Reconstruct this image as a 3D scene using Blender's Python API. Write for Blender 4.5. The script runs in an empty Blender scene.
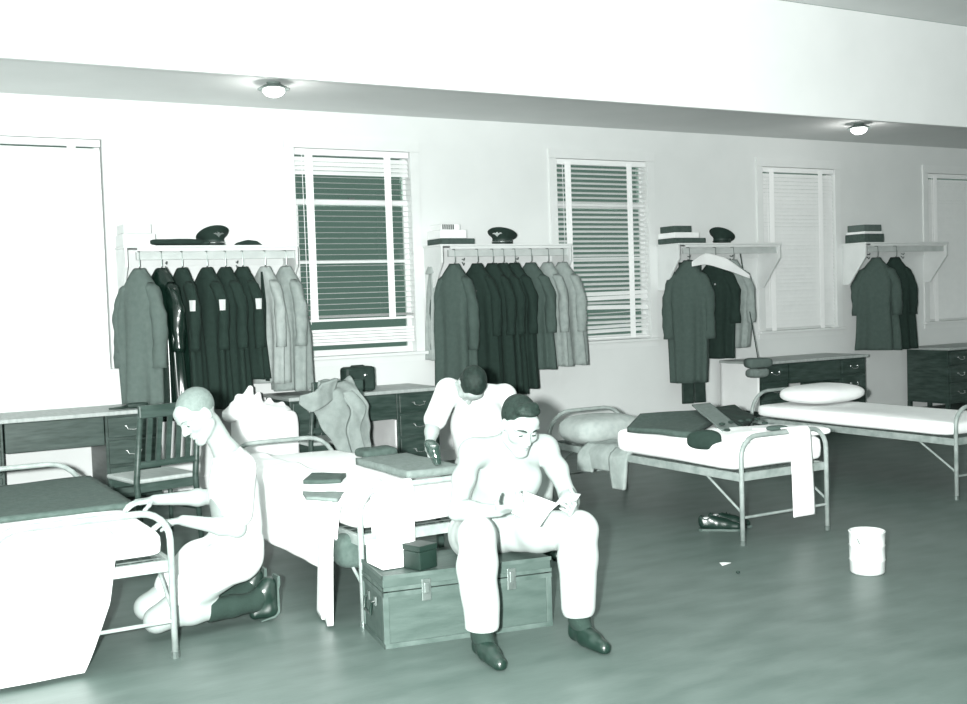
import bpy, math, random
import numpy as np
import openvdb
from mathutils import Vector, Matrix, Euler

# ------------------------------------------------------------------ camera, world, flash, exposure
S = bpy.context.scene
COL = S.collection
EYE = 1.57
FPX, CX, CY = 1125.0, 483.5, 352.0
_X = Vector((1959.5, -117.4, FPX)).normalized()
_D = Vector((.033, 1, (117.4-.033*1959.5)/FPX)).normalized()
_D = (_D - _X*_X.dot(_D)).normalized()
_U = -_D
_Y = _X.cross(_D)
if _Y.z < 0: _Y = -_Y
cam_d = bpy.data.cameras.new('camera'); cam = bpy.data.objects.new('camera', cam_d); COL.objects.link(cam)
cam_d.sensor_width = 36; cam_d.lens = FPX*36/967; cam_d.clip_end = 100
# world axes expressed in camera (x right, y down, z forward) -> blender camera (x right, y up, z back)
right = Vector((_X.x, _Y.x, _U.x)); down = Vector((_X.y, _Y.y, _U.y)); fwd = Vector((_X.z, _Y.z, _U.z))
R = Matrix((right, -down, -fwd)).transposed()
cam.matrix_world = Matrix.Translation((0, 0, EYE)) @ R.to_4x4()
S.camera = cam

def atz(px, py, z):
    r = right*(px-CX) + down*(py-CY) + fwd*FPX
    return Vector((0, 0, EYE)) + r*((z-EYE)/r.z)
def atx(px, py, x):
    r = right*(px-CX) + down*(py-CY) + fwd*FPX
    return Vector((0, 0, EYE)) + r*(x/r.x)
def at(px, py, y):
    """point of the photograph's pixel on the plane at distance y towards the window wall"""
    r = right*(px-CX) + down*(py-CY) + fwd*FPX
    return Vector((0, 0, EYE)) + r*(y/r.y)

w = bpy.data.worlds.new('night'); S.world = w; w.use_nodes = True
w.node_tree.nodes['Background'].inputs[0].default_value = (.66, .95, .84, 1)
w.node_tree.nodes['Background'].inputs[1].default_value = .20

fl = bpy.data.lights.new('camera_flash', 'AREA'); fl.shape = 'DISK'; fl.size = .10; fl.energy = 1280; fl.color = (.962, 1, .978)
flo = bpy.data.objects.new('camera_flash', fl); COL.objects.link(flo)
flo.matrix_world = Matrix.Translation(Vector((0, 0, EYE)) - right*.20 + Vector((0, 0, .04)) - fwd*.02) @ R.to_4x4()

S.view_settings.view_transform = 'Standard'; S.view_settings.look = 'None'
S.view_settings.exposure = 0.0; S.view_settings.gamma = 1.0
S.view_settings.use_curve_mapping = False

# ------------------------------------------------------------------ materials
def lin(v): return v/12.92 if v <= .04045 else ((v+.055)/1.055)**2.4
def tone(g):
    k = 1-g
    return (lin(max(0, g-.055*k)), lin(min(1, g+.028*k)), lin(g+.0*k), 1)
MATS = {}
def mat(name, g, rough=.7, var=.04, scale=8, bump=0.0, bscale=60, metal=0, emit=0, stretch=None, spec=.4):
    if name in MATS: return MATS[name]
    m = bpy.data.materials.new(name); m.use_nodes = True; nt = m.node_tree; b = nt.nodes['Principled BSDF']
    tc = nt.nodes.new('ShaderNodeTexCoord'); mp = nt.nodes.new('ShaderNodeMapping')
    nt.links.new(tc.outputs['Object'], mp.inputs[0])
    if stretch: mp.inputs['Scale'].default_value = stretch
    nz = nt.nodes.new('ShaderNodeTexNoise'); nz.inputs['Scale'].default_value = scale; nz.inputs['Detail'].default_value = 4
    nt.links.new(mp.outputs[0], nz.inputs['Vector'])
    cr = nt.nodes.new('ShaderNodeValToRGB')
    cr.color_ramp.elements[0].position = .3; cr.color_ramp.elements[1].position = .7
    cr.color_ramp.elements[0].color = tone(max(0, g-var)); cr.color_ramp.elements[1].color = tone(min(1, g+var))
    nt.links.new(nz.outputs['Fac'], cr.inputs[0]); nt.links.new(cr.outputs[0], b.inputs['Base Color'])
    b.inputs['Roughness'].default_value = rough; b.inputs['Metallic'].default_value = metal
    b.inputs['Specular IOR Level'].default_value = spec
    if bump:
        n2 = nt.nodes.new('ShaderNodeTexNoise'); n2.inputs['Scale'].default_value = bscale
        nt.links.new(mp.outputs[0], n2.inputs['Vector'])
        bp = nt.nodes.new('ShaderNodeBump'); bp.inputs['Strength'].default_value = bump; bp.inputs['Distance'].default_value = .01
        nt.links.new(n2.outputs['Fac'], bp.inputs['Height']); nt.links.new(bp.outputs[0], b.inputs['Normal'])
    if emit:
        b.inputs['Emission Color'].default_value = (1, 1, 1, 1); b.inputs['Emission Strength'].default_value = emit
    MATS[name] = m
    return m
M_wall = mat('wall_paint', .87, .75, .008, 3, .03, 40)
M_ceil = mat('ceiling_board', .86, .8, .01, 2)
M_beam = mat('beam_paint', .93, .7, .01, 2)
M_floor = mat('worn_floor', .36, .42, .03, 3, .04, 24, stretch=(1, 2.5, 1), spec=.28)
M_trim = mat('casing_paint', .88, .5, .008, 6)
M_blind = mat('blind_slat', .94, .45, .008, 12)
M_tape = mat('blind_tape', .97, .8, .005, 20)
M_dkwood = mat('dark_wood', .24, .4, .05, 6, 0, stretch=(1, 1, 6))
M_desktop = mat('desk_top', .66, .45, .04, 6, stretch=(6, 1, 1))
M_shelf = mat('shelf_paint', .86, .5, .015, 6)
M_rail = mat('rail_wood', .74, .5, .03, 9)
M_trunk = mat('trunk_plywood', .28, .6, .03, 7, .1, 30, stretch=(.5, 3, 3))
M_trunkedge = mat('trunk_edge', .31, .5, .05, 12)
M_metal = mat('dull_metal', .5, .35, .05, 20, metal=.7)
M_white = mat('white_enamel', .80, .35, .03, 15)
M_greyen = mat('grey_enamel', .56, .4, .06, 15)
M_sheet = mat('white_sheet', .93, .85, .01, 6, .15, 12)
M_tshirt = mat('white_cotton', .80, .85, .01, 10, .12, 18)
M_skin = mat('skin', .60, .55, .015, 14)
M_skin_tan = mat('skin_shaded_arm', .66, .55, .015, 14)
M_hair = mat('dark_hair', .10, .6, .05, 60, .6, 160)
M_fair = mat('fair_cropped_hair', .44, .75, .025, 60, .5, 200)
M_trouser = mat('light_trousers', .66, .8, .015, 9, .15, 16)
M_overcoat = mat('grey_wool', .38, .9, .014, 25, .2, 120)
M_overcoat2 = mat('slate_wool', .30, .9, .012, 25, .2, 120)
M_black = mat('black_wool', .15, .9, .012, 25, .2, 120)
M_gloss = mat('black_oilskin', .10, .22, .02, 10, spec=.7)
M_khaki = mat('khaki_cotton', .57, .85, .03, 18, .2, 40)
M_pale = mat('pale_khaki', .63, .85, .03, 18, .2, 40)
M_blanket = mat('grey_blanket', .30, .95, .03, 30, .3, 80)
M_blanket2 = mat('light_grey_blanket', .47, .95, .03, 30, .3, 80)
M_leather = mat('black_leather', .13, .3, .03, 14, spec=.6)
M_sole = mat('shoe_sole', .3, .6, .04, 14)
M_card = mat('white_card', .94, .6, .01, 10)
M_paper = mat('page_paper', .87, .7, .02, 30)
M_black_card = mat('black_card', .12, .5, .02, 14)
M_ink = mat('dark_trim', .18, .6, .03, 14)
M_badge = mat('bright_metal', .8, .25, .03, 14, metal=.9)
M_bulb = mat('lit_bulb', .9, .4, .0, 5, emit=3)
M_shade = mat('lamp_shade', .42, .4, .02, 8)
M_lining = mat('satin_lining', .85, .5, .02, 10)
M_wax = mat('brass', .55, .3, .04, 9, metal=.8)
def glass_mat():
    m = bpy.data.materials.new('window_glass'); m.use_nodes = True; nt = m.node_tree; b = nt.nodes['Principled BSDF']
    b.inputs['Base Color'].default_value = (.75, .9, .83, 1); b.inputs['Roughness'].default_value = .03
    b.inputs['Transmission Weight'].default_value = 1; b.inputs['IOR'].default_value = 1.45
    return m
M_glass = glass_mat()

# ------------------------------------------------------------------ mesh helpers
class MB:
    def __init__(s): s.v = []; s.f = []
    def add(s, vs, fs):
        n = len(s.v); s.v += [tuple(v) for v in vs]; s.f += [tuple(i+n for i in f) for f in fs]; return s
    def box(s, x0, x1, y0, y1, z0, z1, rot=0, piv=None):
        vs = [Vector((x, y, z)) for z in (z0, z1) for y in (y0, y1) for x in (x0, x1)]
        if rot:
            p = Vector(piv) if piv else Vector(((x0+x1)/2, (y0+y1)/2, 0)); m = Matrix.Rotation(rot, 3, 'Z')
            vs = [m @ (v-p) + p for v in vs]
        return s.add(vs, [(0, 2, 3, 1), (4, 5, 7, 6), (0, 1, 5, 4), (2, 6, 7, 3), (0, 4, 6, 2), (1, 3, 7, 5)])
    def tube(s, pts, r, n=10, cap=True):
        pts = [Vector(p) for p in pts]; rs = r if isinstance(r, (list, tuple)) else [r]*len(pts)
        t0 = (pts[1]-pts[0]).normalized(); a = t0.orthogonal().normalized(); vs = []; fs = []
        for i, p in enumerate(pts):
            t = (pts[min(i+1, len(pts)-1)] - pts[max(i-1, 0)]).normalized()
            a = (a - t*a.dot(t)).normalized(); b = t.cross(a)
            vs += [p + (a*math.cos(2*math.pi*k/n) + b*math.sin(2*math.pi*k/n))*rs[i] for k in range(n)]
        for i in range(len(pts)-1):
            for k in range(n):
                k2 = (k+1) % n; fs.append((i*n+k, i*n+k2, (i+1)*n+k2, (i+1)*n+k))
        if cap: fs.append(tuple(range(n-1, -1, -1))); m = (len(pts)-1)*n; fs.append(tuple(range(m, m+n)))
        return s.add(vs, fs)
    def lathe(s, prof, c, n=28):
        c = Vector(c); vs = []; fs = []
        for (r, z) in prof: vs += [c + Vector((r*math.cos(2*math.pi*k/n), r*math.sin(2*math.pi*k/n), z)) for k in range(n)]
        for i in range(len(prof)-1):
            for k in range(n):
                k2 = (k+1) % n; fs.append((i*n+k, i*n+k2, (i+1)*n+k2, (i+1)*n+k))
        fs.append(tuple(range(n-1, -1, -1))); m = (len(prof)-1)*n; fs.append(tuple(range(m, m+n)))
        return s.add(vs, fs)
    def prism(s, poly, axis, a0, a1):
        """poly in the plane perpendicular to axis ('x': (y,z), 'y': (x,z), 'z': (x,y))"""
        def mk(p, a): return {'x': (a, p[0], p[1]), 'y': (p[0], a, p[1]), 'z': (p[0], p[1], a)}[axis]
        n = len(poly); vs = [mk(p, a0) for p in poly] + [mk(p, a1) for p in poly]
        fs = [tuple(range(n)), tuple(range(2*n-1, n-1, -1))] + [(i, (i+1) % n, n+(i+1) % n, n+i) for i in range(n)]
        return s.add(vs, fs)
    def grid(s, P, close_u=False):
        """P: rows x cols of points, single-sided"""
        R_, C_ = len(P), len(P[0]); vs = [p for row in P for p in row]; fs = []
        for i in range(R_-1):
            for j in range(C_ if close_u else C_-1):
                j2 = (j+1) % C_; fs.append((i*C_+j, i*C_+j2, (i+1)*C_+j2, (i+1)*C_+j))
        return s.add(vs, fs)

def link(name, mb, m, parent=None, smooth=False, bevel=0, sub=0):
    me = bpy.data.meshes.new(name); me.from_pydata(mb.v, [], mb.f); me.update()
    me.materials.append(m)
    import bmesh
    bm = bmesh.new(); bm.from_mesh(me); bmesh.ops.recalc_face_normals(bm, faces=bm.faces)
    if bevel: bmesh.ops.bevel(bm, geom=list(bm.edges), offset=bevel, segments=2, affect='EDGES', profile=.5, clamp_overlap=True)
    bm.to_mesh(me); bm.free()
    if smooth: me.polygons.foreach_set('use_smooth', [True]*len(me.polygons))
    o = bpy.data.objects.new(name, me); COL.objects.link(o)
    if sub:
        md = o.modifiers.new('sub', 'SUBSURF'); md.levels = md.render_levels = sub
    if parent: attach(o, parent)
    return o
def attach(o, parent):
    o.parent = parent
    if parent.type == 'EMPTY': o.matrix_parent_inverse = Matrix.Translation(-parent.location)
def props(o, label, cat, group=None, kind=None):
    if label: o['label'] = label
    if cat: o['category'] = cat
    if group: o['group'] = group
    if kind: o['kind'] = kind
    if o.type == 'MESH' and not o.parent and kind != 'structure':        # origin at the thing's base
        n = len(o.data.vertices); a = np.empty(n*3); o.data.vertices.foreach_get('co', a); a = a.reshape(-1, 3)
        c = (a.min(0)+a.max(0))/2; c[2] = a[:, 2].min()
        o.data.vertices.foreach_set('co', (a-c).ravel()); o.location = c
    return o
def thing(name, label, cat, loc=(0, 0, 0), group=None):
    o = bpy.data.objects.new(name, None); COL.objects.link(o); o.location = loc; o.empty_display_size = .1
    o['label'] = label; o['category'] = cat
    if group: o['group'] = group
    return o
def struct(name, mb, m, parent=None, **k):
    o = link(name, mb, m, parent, **k)
    if not parent: o['kind'] = 'structure'
    return o
def dup(root, loc, rotz=0, label=None, scale=1):
    def cp(o, par):
        c = o.copy(); COL.objects.link(c)
        if par: c.parent = par
        for ch in o.children: cp(ch, c)
        return c
    r = cp(root, None); r.location = loc; r.rotation_euler = (0, 0, rotz); r.scale = (scale,)*3
    if label: r['label'] = label
    return r

def wav(seed, k=5):
    rr = random.Random(seed)
    cs = [(Vector([rr.uniform(-1, 1) for _ in range(3)]).normalized()*rr.uniform(.5, 2.2), rr.uniform(0, 6.28), rr.uniform(.4, 1)) for _ in range(k)]
    tot = sum(c[2] for c in cs)
    return lambda p, f=1: sum(a*math.sin(f*(d.x*p[0]+d.y*p[1]+d.z*p[2])+ph) for d, ph, a in cs)/tot

def superbox(c, h, e=.3, e2=None, nu=40, nv=24, amp=0, freq=14, seed=1, rot=0, tilt=0, flat=0):
    """superellipsoid: rounded pillow / bundle / mattress shape, local axes rotated about z by rot"""
    e2 = e2 or e; f = wav(seed); mb = MB(); P = []
    def sp(v, p): return math.copysign(abs(v)**p, v)
    m = Matrix.Rotation(rot, 3, 'Z') @ Matrix.Rotation(tilt, 3, 'Y')
    for i in range(nv+1):
        ph = -math.pi/2 + math.pi*i/nv; row = []
        for j in range(nu):
            th = 2*math.pi*j/nu
            q = Vector((h[0]*sp(math.cos(ph), e2)*sp(math.cos(th), e), h[1]*sp(math.cos(ph), e2)*sp(math.sin(th), e), h[2]*sp(math.sin(ph), e2)))
            n = Vector((q.x/h[0]**2, q.y/h[1]**2, q.z/h[2]**2))
            if n.length > 0: n.normalize()
            q = q + n*amp*f(q, freq)
            if flat and q.z < 0: q.z = max(q.z, -h[2]*flat)
            row.append(Vector(c) + m @ q)
        P.append(row)
    mb.grid(P, True)
    return mb

def ribbon(pts, side, width, thick=.006, amp=.01, freq=20, seed=1, nu=16, nv=40, taper=None, mb=None, edge=0):
    """cloth strip following the polyline pts; side = direction across; width number or list"""
    pts = [Vector(p) for p in pts]; side = Vector(side).normalized(); f = wav(seed); f2 = wav(seed+7)
    L = [0]
    for a, b in zip(pts, pts[1:]): L.append(L[-1]+(b-a).length)
    ws = width if isinstance(width, (list, tuple)) else [width]*len(pts)
    def samp(t):
        s = t*L[-1]
        for i in range(len(pts)-1):
            if s <= L[i+1] or i == len(pts)-2:
                u = (s-L[i])/max(1e-9, L[i+1]-L[i])
                p0 = pts[max(i-1, 0)]; p1 = pts[i]; p2 = pts[i+1]; p3 = pts[min(i+2, len(pts)-1)]
                lin_ = p1.lerp(p2, u)
                cr = .5*((2*p1)+(p2-p0)*u+(2*p0-5*p1+4*p2-p3)*u*u+(-p0+3*p1-3*p2+p3)*u**3)
                return lin_.lerp(cr, .6), ws[i]+(ws[i+1]-ws[i])*u
    G = []
    for i in range(nv+1):
        t = i/nv; p, wd = samp(t); row = []
        q, _ = samp(min(1, t+.01)); q0, _ = samp(max(0, t-.01)); tn = (q-q0).normalized(); n = side.cross(tn).normalized()
        for j in range(nu+1):
            s = j/nu-.5
            e = edge*f2((t*9, s*3, 2), 2)
            x = p + side*(s*wd+e*(1 if s > 0 else -1)*abs(s)*2)
            row.append((x + n*amp*f((x.x, x.y, x.z*.5), freq), n))
        G.append(row)
    mb = mb or MB()
    top = [[p+n*thick/2 for p, n in r] for r in G]; bot = [[p-n*thick/2 for p, n in r] for r in G]
    nr, nc = nv+1, nu+1; vs = [p for r in top for p in r]+[p for r in bot for p in r]; fs = []; o = nr*nc
    for i in range(nr-1):
        for j in range(nc-1):
            a, b, c, d = i*nc+j, i*nc+j+1, (i+1)*nc+j+1, (i+1)*nc+j
            fs += [(a, b, c, d), (o+d, o+c, o+b, o+a)]
    for i in range(nr-1):
        for j in (0, nc-1): fs.append((i*nc+j, (i+1)*nc+j, o+(i+1)*nc+j, o+i*nc+j))
    for j in range(nc-1):
        for i in (0, nr-1): fs.append((i*nc+j, i*nc+j+1, o+i*nc+j+1, o+i*nc+j))
    return mb.add(vs, fs)

# ---- signed distance bodies
class Body:
    def __init__(s): s.p = []
    def cap(s, a, b, ra, rb=None, k=.03, op=1): s.p.append(('c', np.array(a, float), np.array(b, float), ra, ra if rb is None else rb, k, op)); return s
    def ell(s, c, r, rot=None, k=.03, op=1):
        s.p.append(('e', np.array(c, float), np.array(r, float), np.eye(3) if rot is None else np.array(rot), None, k, op)); return s
    def cut(s, point, normal): s.p.append(('h', np.array(point, float), np.array(normal, float)/np.linalg.norm(normal), 0, 0, .004, -1)); return s
    def mesh(s, name, m, parent=None, vox=.006, noise=0, freq=30, seed=3, smooth=True, grow=0):
        lo = np.full(3, 1e9); hi = -lo
        for q in s.p:
            if q[6] < 0: continue
            if q[0] == 'c': r = max(q[3], q[4]); l = np.minimum(q[1], q[2])-r; h = np.maximum(q[1], q[2])+r
            else: r = q[2].max(); l = q[1]-r; h = q[1]+r
            lo = np.minimum(lo, l); hi = np.maximum(hi, h)
        lo -= 4*vox+grow; hi += 4*vox+grow
        n = np.ceil((hi-lo)/vox).astype(int)+1
        D = np.full(n, 1.0, np.float32)
        for q in s.p:
            k = q[5]; pad = k+4*vox+grow
            if q[0] == 'h': l, h = lo, hi
            elif q[0] == 'c': r = max(q[3], q[4]); l = np.minimum(q[1], q[2])-r-pad; h = np.maximum(q[1], q[2])+r+pad
            else: r = q[2].max(); l = q[1]-r-pad; h = q[1]+r+pad
            i0 = np.clip(((l-lo)/vox).astype(int), 0, n); i1 = np.clip(((h-lo)/vox).astype(int)+2, 0, n)
            if (i1 <= i0).any(): continue
            ax = [(lo[d]+vox*np.arange(i0[d], i1[d])).astype(np.float32) for d in range(3)]
            X, Y, Z = np.meshgrid(*ax, indexing='ij')
            if q[0] == 'c':
                a, b = q[1], q[2]; ab = b-a; L2 = max(ab@ab, 1e-9)
                t = np.clip(((X-a[0])*ab[0]+(Y-a[1])*ab[1]+(Z-a[2])*ab[2])/L2, 0, 1)
                d = np.sqrt((X-a[0]-t*ab[0])**2+(Y-a[1]-t*ab[1])**2+(Z-a[2]-t*ab[2])**2)-(q[3]+(q[4]-q[3])*t)
            elif q[0] == 'e':
                c, r, Rm = q[1], q[2], q[3]
                x, y, z = X-c[0], Y-c[1], Z-c[2]
                u = [(Rm[0][i]*x+Rm[1][i]*y+Rm[2][i]*z) for i in range(3)]
                k0 = np.sqrt(sum((u[i]/r[i])**2 for i in range(3))); k1 = np.sqrt(sum((u[i]/r[i]**2)**2 for i in range(3)))+1e-6
                d = k0*(k0-1)/k1; d = np.where(k0 < .3, -r.min()*.7, d)
            else: d = -((X-q[1][0])*q[2][0]+(Y-q[1][1])*q[2][1]+(Z-q[1][2])*q[2][2])   # keeps the side against the normal
            sl = tuple(slice(i0[i], i1[i]) for i in range(3)); A = D[sl]
            if q[6] > 0:
                h_ = np.clip(.5+.5*(A-d)/k, 0, 1); D[sl] = A+(d-A)*h_-k*h_*(1-h_)
            else:
                dd = -d; h_ = np.clip(.5-.5*(A-dd)/k, 0, 1); D[sl] = A+(dd-A)*h_+k*h_*(1-h_)
        if noise:
            ax = [(lo[d]+vox*np.arange(n[d])).astype(np.float32) for d in range(3)]
            rr = random.Random(seed); N = 0
            for _ in range(5):
                v = [rr.uniform(-1, 1)*freq for _ in range(3)]; ph = rr.uniform(0, 6.3)
                v2 = [rr.uniform(-1, 1)*freq*.5 for _ in range(3)]
                g = np.sin(ax[0]*v2[0])[:, None, None]+np.sin(ax[1]*v2[1])[None, :, None]+np.sin(ax[2]*v2[2])[None, None, :]
                N = N+np.sin(ax[0][:, None, None]*v[0]+ax[1][None, :, None]*v[1]+ax[2][None, None, :]*v[2]+ph+.9*g)
            D += (noise/3*N).astype(np.float32)
        D = np.clip(D-grow, -3*vox, 3*vox)
        g = openvdb.FloatGrid(3*vox); g.copyFromArray(D)
        g.transform = openvdb.createLinearTransform(vox)
        pts, quads = g.convertToQuads(0.0)[:2]
        pts = np.array(pts)+lo
        me = bpy.data.meshes.new(name); quads = np.array(quads)
        c0 = pts.mean(0); q_ = pts[quads]-c0
        vol = (q_[:, 0]*np.cross(q_[:, 1], q_[:, 2])).sum()
        if vol < 0: quads = quads[:, ::-1]
        me.from_pydata(pts.tolist(), [], quads.tolist()); me.update(); me.materials.append(m)
        me.polygons.foreach_set('use_smooth', [True]*len(me.polygons))
        o = bpy.data.objects.new(name, me); COL.objects.link(o)
        if parent: attach(o, parent)
        return o

# ------------------------------------------------------------------ the room
WY = 9.74; CZ = 3.34; XL = -2.5; XR = 16.0
struct('floor', MB().box(XL, XR, -3, WY+.15, -.1, 0), M_floor)
CH = 4.0
struct('ceiling', MB().box(XL, XR, -3, 7.02, CH, CH+.1), M_ceil)
struct('ceiling_aisle', MB().box(XL, XR, 7.07, WY+.15, CZ, CZ+.1), M_ceil)
struct('wall_left', MB().box(XL-.12, XL, -3, WY+.15, 0, CH), M_wall)
struct('wall_right', MB().box(XR, XR+.12, -3, WY+.15, 0, CH), M_wall)
WIN = [(.81, 1.99), (3.67, 4.84), (6.52, 7.70), (9.38, 10.56), (12.24, 13.42)]; WZ0, WZ1 = 1.09, 3.0
wb = MB(); x = XL
for a, b in WIN:
    wb.box(x, a, WY, WY+.15, 0, CZ); wb.box(a, b, WY, WY+.15, 0, WZ0); wb.box(a, b, WY, WY+.15, WZ1, CZ); x = b
wb.box(x, XR, WY, WY+.15, 0, CZ)
struct('wall_back', wb, M_wall)
struct('trim_1', MB().box(XL, XR, 7.02, 7.07, 3.05, CH), M_beam, bevel=.008)['label'] = 'white ceiling beam running along the room in front of the window wall'
struct('baseboard_back', MB().box(XL, XR, WY-.015, WY, 0, .1), M_trim)

def cylv(mb, a, b, r, n=8): return mb.tube([a, b], r, n)
def window(n, a, b):
    r = bpy.data.objects.new('window_%d' % (n+1), None); COL.objects.link(r); r.location = ((a+b)/2, WY, WZ0); r['kind'] = 'structure'
    c = MB()   # casing on the wall face
    c.box(a-.09, a, WY-.02, WY-.001, WZ0+.001, WZ1-.001); c.box(b, b+.09, WY-.02, WY-.001, WZ0+.001, WZ1-.001)
    c.box(a-.095, b+.095, WY-.024, WY-.001, WZ1, WZ1+.10); c.box(a-.09, b+.09, WY-.018, WY-.001, WZ0-.09, WZ0-.032)
    link('casing', c, M_trim, r)
    link('sill', MB().box(a-.11, b+.11, WY-.06, WY-.001, WZ0-.03, WZ0), M_trim, r, bevel=.006)
    f = MB()   # sash frames set back in the opening
    y0, y1 = WY+.07, WY+.10
    zm = WZ0+(WZ1-WZ0)*.745
    for s0, s1, yy in ((WZ0, zm+.03, y0), (zm-.03, WZ1, y1)):
        f.box(a+.001, a+.05, yy, yy+.028, s0+.001, s1-.001); f.box(b-.05, b-.001, yy, yy+.028, s0+.001, s1-.001)
        f.box(a+.05, b-.05, yy+.001, yy+.027, s0+.001, s0+.055); f.box(a+.05, b-.05, yy+.001, yy+.027, s1-.05, s1-.001)
    f.box(a+.05, b-.05, y0+.005, y0+.02, WZ0+.86, WZ0+.885)
    link('sash', f, M_trim, r)
    link('sash_lock', MB().box((a+b)/2-.03, (a+b)/2+.03, y0-.01, y0+.01, zm+.03, zm+.05), M_metal, r)
    link('pane', MB().box(a+.04, b-.04, WY+.088, WY+.092, WZ0+.04, WZ1-.04), M_glass, r)
    return r
for i, (a, b) in enumerate(WIN): window(i, a, b)

def blind(a, b, label, angle, spacing, zlow, jit=0, closed_top=0, stack=0, seed=1):
    t = thing('venetian_blind', label, 'blind', ((a+b)/2, WY+.02, WZ1), 'white slatted blinds in the windows')
    xa, xb = a+.012, b-.012; yc = WY+.022; rr = random.Random(seed)
    link('headrail', MB().box(xa, xb, yc-.03, yc+.03, WZ1-.06, WZ1-.004), M_blind, t, bevel=.004)
    sl = MB(); z = WZ1-.095; i = 0; wd = .046
    def slat(z, ang, sag=0, tilt=0):
        co, si = math.cos(ang), math.sin(ang); rows = []
        for u in range(9):
            x = xa+(xb-xa)*u/8; row = []
            for v in (-1, -.5, 0, .5, 1):
                yy = v*wd/2; crown = .004*(1-v*v); dz = sag*math.sin(math.pi*u/8*1.0)+tilt*(u/8-.5)
                row.append((x, yc+yy*co-crown*si*0, z+yy*si+crown*co+dz))
            rows.append(row)
        sl.grid(rows); rows2 = [[(p[0], p[1], p[2]-.0016) for p in q] for q in rows]; sl.grid(rows2)
    while z > zlow:
        ang = angle
        if i < closed_top: ang = math.radians(58)
        low = (z < WZ0+.55) and jit
        slat(z, ang+(rr.uniform(-.5, .6) if low else rr.uniform(-.03, .03)), (rr.uniform(-.012, .004) if low else 0), rr.uniform(-.02, .02) if low else 0)
        z -= spacing*(1.0 if not i < closed_top else .8); i += 1
    for k in range(stack): slat(z-.003-k*.006, 0)
    zb = z-.01-stack*.006
    link('slats', sl, M_blind, t)
    link('bottom_rail', MB().box(xa, xb, yc-.026, yc+.026, zb-.022, zb), M_blind, t, bevel=.004)
    for fx in (.115, .80):
        x = xa+(xb-xa)*fx; link('ladder_tape', MB().box(x-.034, x+.034, yc-.036, yc-.032, zb-.02, WZ1-.03), M_tape, t)
    x = xa+.06; link('pull_cord', MB().tube([(x, yc-.04, WZ1-.05), (x+.005, yc-.042, WZ1-1.2), (x, yc-.04, WZ0+.35)], .003, 6).tube([(x+.03, yc-.04, WZ1-.05), (x+.035, yc-.042, WZ1-1.2), (x+.03, yc-.04, WZ0+.3)], .003, 6), M_tape, t)
    return t
blind(*WIN[0], 'closed white blind in the leftmost window, beside the grey overcoat', math.radians(74), .045, WZ0+.05, seed=1)
b1 = blind(*WIN[1], 'white blind with open slats showing the dark night pane above the draped khaki jacket', math.radians(3), .051, WZ0+.40, closed_top=4, stack=4, seed=2)
blind(*WIN[2], 'white blind with half-tilted striped slats, disordered near its bottom', math.radians(33), .0505, WZ0+.05, jit=1, seed=3)
blind(*WIN[3], 'closed white blind in the window behind the pillow with bare mattress', math.radians(70), .044, WZ0+.05, seed=4)
blind(*WIN[4], 'closed white blind in the farthest window on the right', math.radians(72), .044, WZ0+.05, seed=5)
# the first blind is lowered in two stages: a bright bundle of slats over the sill in window_1
bm_ = MB()
a, b = WIN[1]
for k in range(5): bm_.box(a+.012, b-.012, WY-.002, WY+.044, WZ0+.10+k*.03, WZ0+.127+k*.03)
link('gathered_slats', bm_, M_blind, b1, bevel=.003)

def lamp(x, y, label):
    t = thing('ceiling_lamp', label, 'lamp', (x, y, CZ), 'lit ceiling lamps')
    link('canopy', MB().lathe([(.055, 0), (.055, -.012), (.03, -.03)], (x, y, CZ)), M_shade, t, smooth=True)
    link('shade', MB().lathe([(.03, -.012), (.07, -.022), (.125, -.05), (.128, -.056), (.12, -.054), (.065, -.03), (.03, -.022)], (x, y, CZ)), M_shade, t, smooth=True)
    link('globe', MB().lathe([(.03, -.03), (.085, -.052), (.088, -.075), (.068, -.10), (.035, -.115), (.005, -.118)], (x, y, CZ)), M_bulb, t, smooth=True)
    l = bpy.data.lights.new('lamp_light', 'POINT'); l.energy = 6; l.shadow_soft_size = .1; l.color = (1, .99, .96)
    lo = bpy.data.objects.new('lamp_light', l); COL.objects.link(lo); lo.location = (x, y, CZ-.2)
lamp(3.10, 8.6, 'lit ceiling lamp above the first coat rack, left of the dark window')
lamp(9.72, 8.6, 'lit ceiling lamp far right, above the last window')

# ------------------------------------------------------------------ coat shelves, one per bay
BAY = [2.14, 5.04, 7.90, 10.76]
def shelf(x0, label):
    x1 = x0+1.40; t = thing('coat_shelf', label, 'shelf', ((x0+x1)/2, WY, 2.1), 'wall shelves with coat rails')
    z = 2.10; yf = WY-.36
    link('shelf_board', MB().box(x0-.09, x1+.01, yf-.01, WY-.002, z-.018, z), M_shelf, t, bevel=.003)
    link('front_lip', MB().box(x0+.021, x1-.021, yf+.002, yf+.016, z-.045, z-.019), M_shelf, t)
    for x in (x0-.08, x1-.02):
        mb = MB().prism([(yf, z-.018), (WY-.002, z-.018), (WY-.002, z-.50), (WY-.10, z-.50), (yf, z-.17)], 'x', x, x+.02)
        link('side_bracket', mb, M_shelf, t)
    link('wall_batten', MB().box(x0+.02, x1-.02, WY-.022, WY-.002, z-.16, z-.05), M_shelf, t)
    link('coat_rail', MB().box(x0+.02, x1-.02, 9.42, 9.445, z-.115, z-.05), M_rail, t)
    for k in (.33, .95): link('coat_hook', MB().tube([(x0+k, WY-.02, z-.13), (x0+k, WY-.06, z-.14), (x0+k, WY-.07, z-.12)], .007, 6).tube([(x0+k, WY-.02, z-.16), (x0+k, WY-.05, z-.19), (x0+k, WY-.065, z-.17)], .006, 6), M_metal, t)
    return t
shelf(BAY[0], 'white wall shelf with rail over the leftmost row of coats')
shelf(BAY[1], 'white wall shelf with rail between the dark window and the striped window')
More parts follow.
